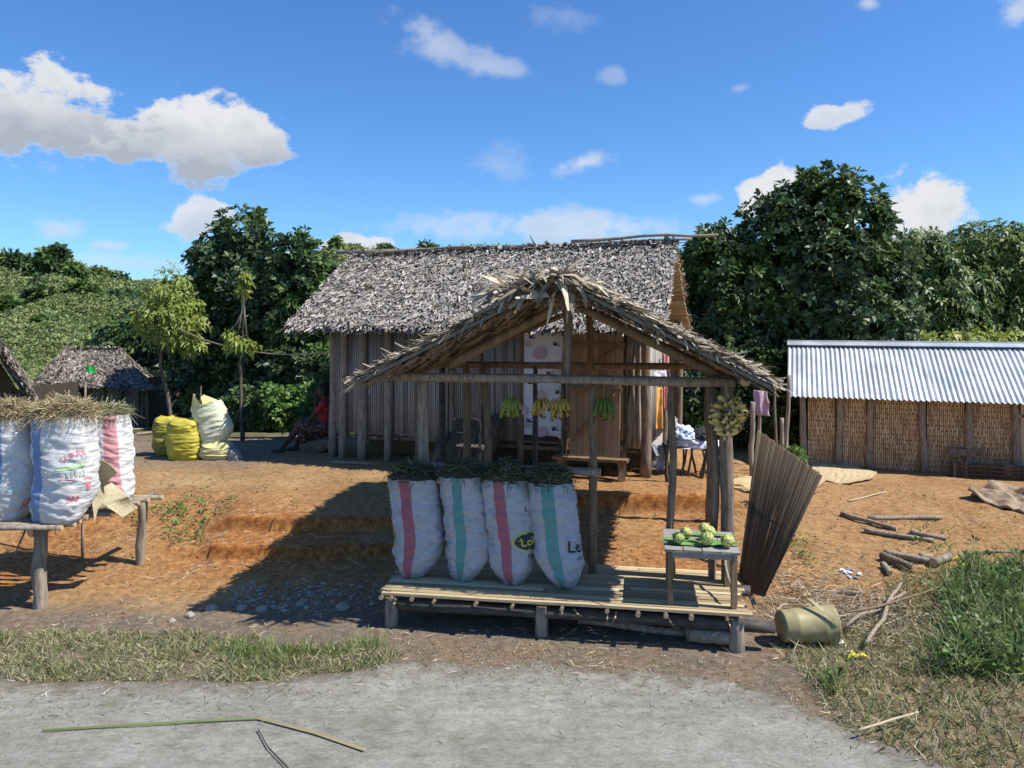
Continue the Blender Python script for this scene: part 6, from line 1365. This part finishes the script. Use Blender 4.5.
grass('tall_grass', 'tall rank green grass on the bank in the right foreground', bankpts(9500, 1), .40, .009, 'tallgrass', 1, .42, .5)
grass('bank_clippings', 'matted green and straw coloured clippings at the right road edge', bankpts(23000, 0), .13, .009, 'verge', .3, .9, .12)
grass('bank_straw', 'loose dry straw lying over the right road edge', bankpts(5000, 0), .17, .007, 'hay', .12, .9, .0)
pts = [tuple(v) for v in bankpts(1500, 1)]; V, Q = rosettes(np.array(pts)+[0,0,.12]+rng.normal(size=(1500,3))*[0,0,.06], rng.normal(size=(1500,3))*.3+[0,-.2,1], 6, .075, .03); tag(mesh_np('bank_weeds', V, Q, M['leaf_mid']), 'broad leaved weeds growing through the tall grass at the right', 'weeds', kind='stuff')
pts = []
for (px,py,n_,s) in ((180,520,26,.25),(200,500,18,.35),(790,545,14,.12),(800,560,8,.1),(940,545,10,.25),(190,540,10,.15),(175,510,14,.3)):
    c = G(px,py)
    for _ in range(n_): x, y = c.x+random.gauss(0,s), c.y+random.gauss(0,s*.8); pts.append((x,y,gz(x,y)+.02))
V, Q = rosettes(np.array(pts), rng.normal(size=(len(pts),3))*.2+[0,0,1], 6, .07, .02); tag(mesh_np('weeds', V, Q, M['leaf_bright']), 'small green weeds sprouting on the bare banks', 'weeds', kind='stuff')
def litter(n):
    out = []
    while len(out) < n:
        x, y = random.uniform(-5.8,6.6), random.uniform(5.9,10.6); k = noise.noise(Vector((x*1.3,y*1.3,11)))
        if -1.1 < x < 1.95 and 6.7 < y < 7.75: continue
        w_ = .35+.7*k+(.5 if x > 2.0 and y < 8.4 else 0)+(.25 if -4.6 < x < -2.6 and 7.6 < y < 9 else 0)-(.35 if y > 9.4 else 0)
        if random.random() < w_: out.append((x,y,gz(x,y)+.004))
    return out
grass('straw_litter', 'bits of straw and dead leaf strewn over the earth', litter(7500), .075, .0055, 'litter', .08, .8, .0)
c = G(842,640); o = boulder('paper_scrap', 'white scrap of paper on the ground by the bucket', G(838,645)+Vector((0,0,.02)), .06, 'white_cloth', None, 'paper', (.8,1,.15))
for lb, p in (('yellow fruit peel below the bucket at the edge of the clippings',(856,660)),('yellow peel beside the logs, nearer the heap',(953,562)),('yellow peel beside the logs, nearer the grass',(966,568))):
    q = G(*p); k = MB()
    for a in (0,1.9,3.6): k.tube([q+Vector((0,0,.025)), q+Vector((math.cos(a)*.05,math.sin(a)*.04,.04)), q+Vector((math.cos(a)*.10,math.sin(a)*.08,.015))], [.014,.016,.004], 5)
    tag(k.build('fruit_peel', M['yellow_peel'], None, base=q), lb, 'peel', 'yellow fruit peels')
wc = [G(848+random.uniform(-8,14), 574+random.uniform(-6,6)) for _ in range(9)]
k = MB()
for q in wc: k.box(q+Vector((0,0,.012)), (random.uniform(.03,.08),random.uniform(.02,.05),.012), Matrix.Rotation(random.uniform(0,3),3,'Z') @ Matrix.Rotation(.3,3,'X'))
tag(k.build('wood_chips', M['white_cloth']), 'pale wood chips scattered left of the log heap', 'wood chips', kind='stuff')
pts = bankpts(2600, 1); grass('dry_stems', 'dry pale stems standing among the tall green grass', pts, .36, .007, 'hay', 1, .5, .4)
# cracks of dirt, leaves and twigs lying on the road
def road_bits(n):
    out = []
    while len(out) < n:
        x = random.uniform(-5.5,3.0); y = edge_y(x)-abs(random.gauss(0,.45))
        if y > 4.2: out.append((x,y,.016))
    return out
grass('road_straw', 'straws and leaf scraps blown over the road', road_bits(650), .06, .005, 'litter', .08, .8, 0)
grass('edge_grass', 'sparse trampled grass creeping over the road edge', [(x,y+.28,.012) for x,y,z in road_bits(2600)], .05, .005, 'verge', .2, .8, .1)
def spot(n, cx_, cy_, sx, sy):
    out = []
    for _ in range(n):
        x, y = random.gauss(cx_, sx), random.gauss(cy_, sy); out.append((x, y, gz(x, y)+random.uniform(.005, .03)))
    return out
grass('straw_heap', 'tangled straw and twigs heaped between the bucket and the tall grass', spot(1500, 3.1, 7.0, .35, .35)+spot(500, 2.7, 7.5, .3, .3), .16, .006, 'litter', .1, .9, .0)
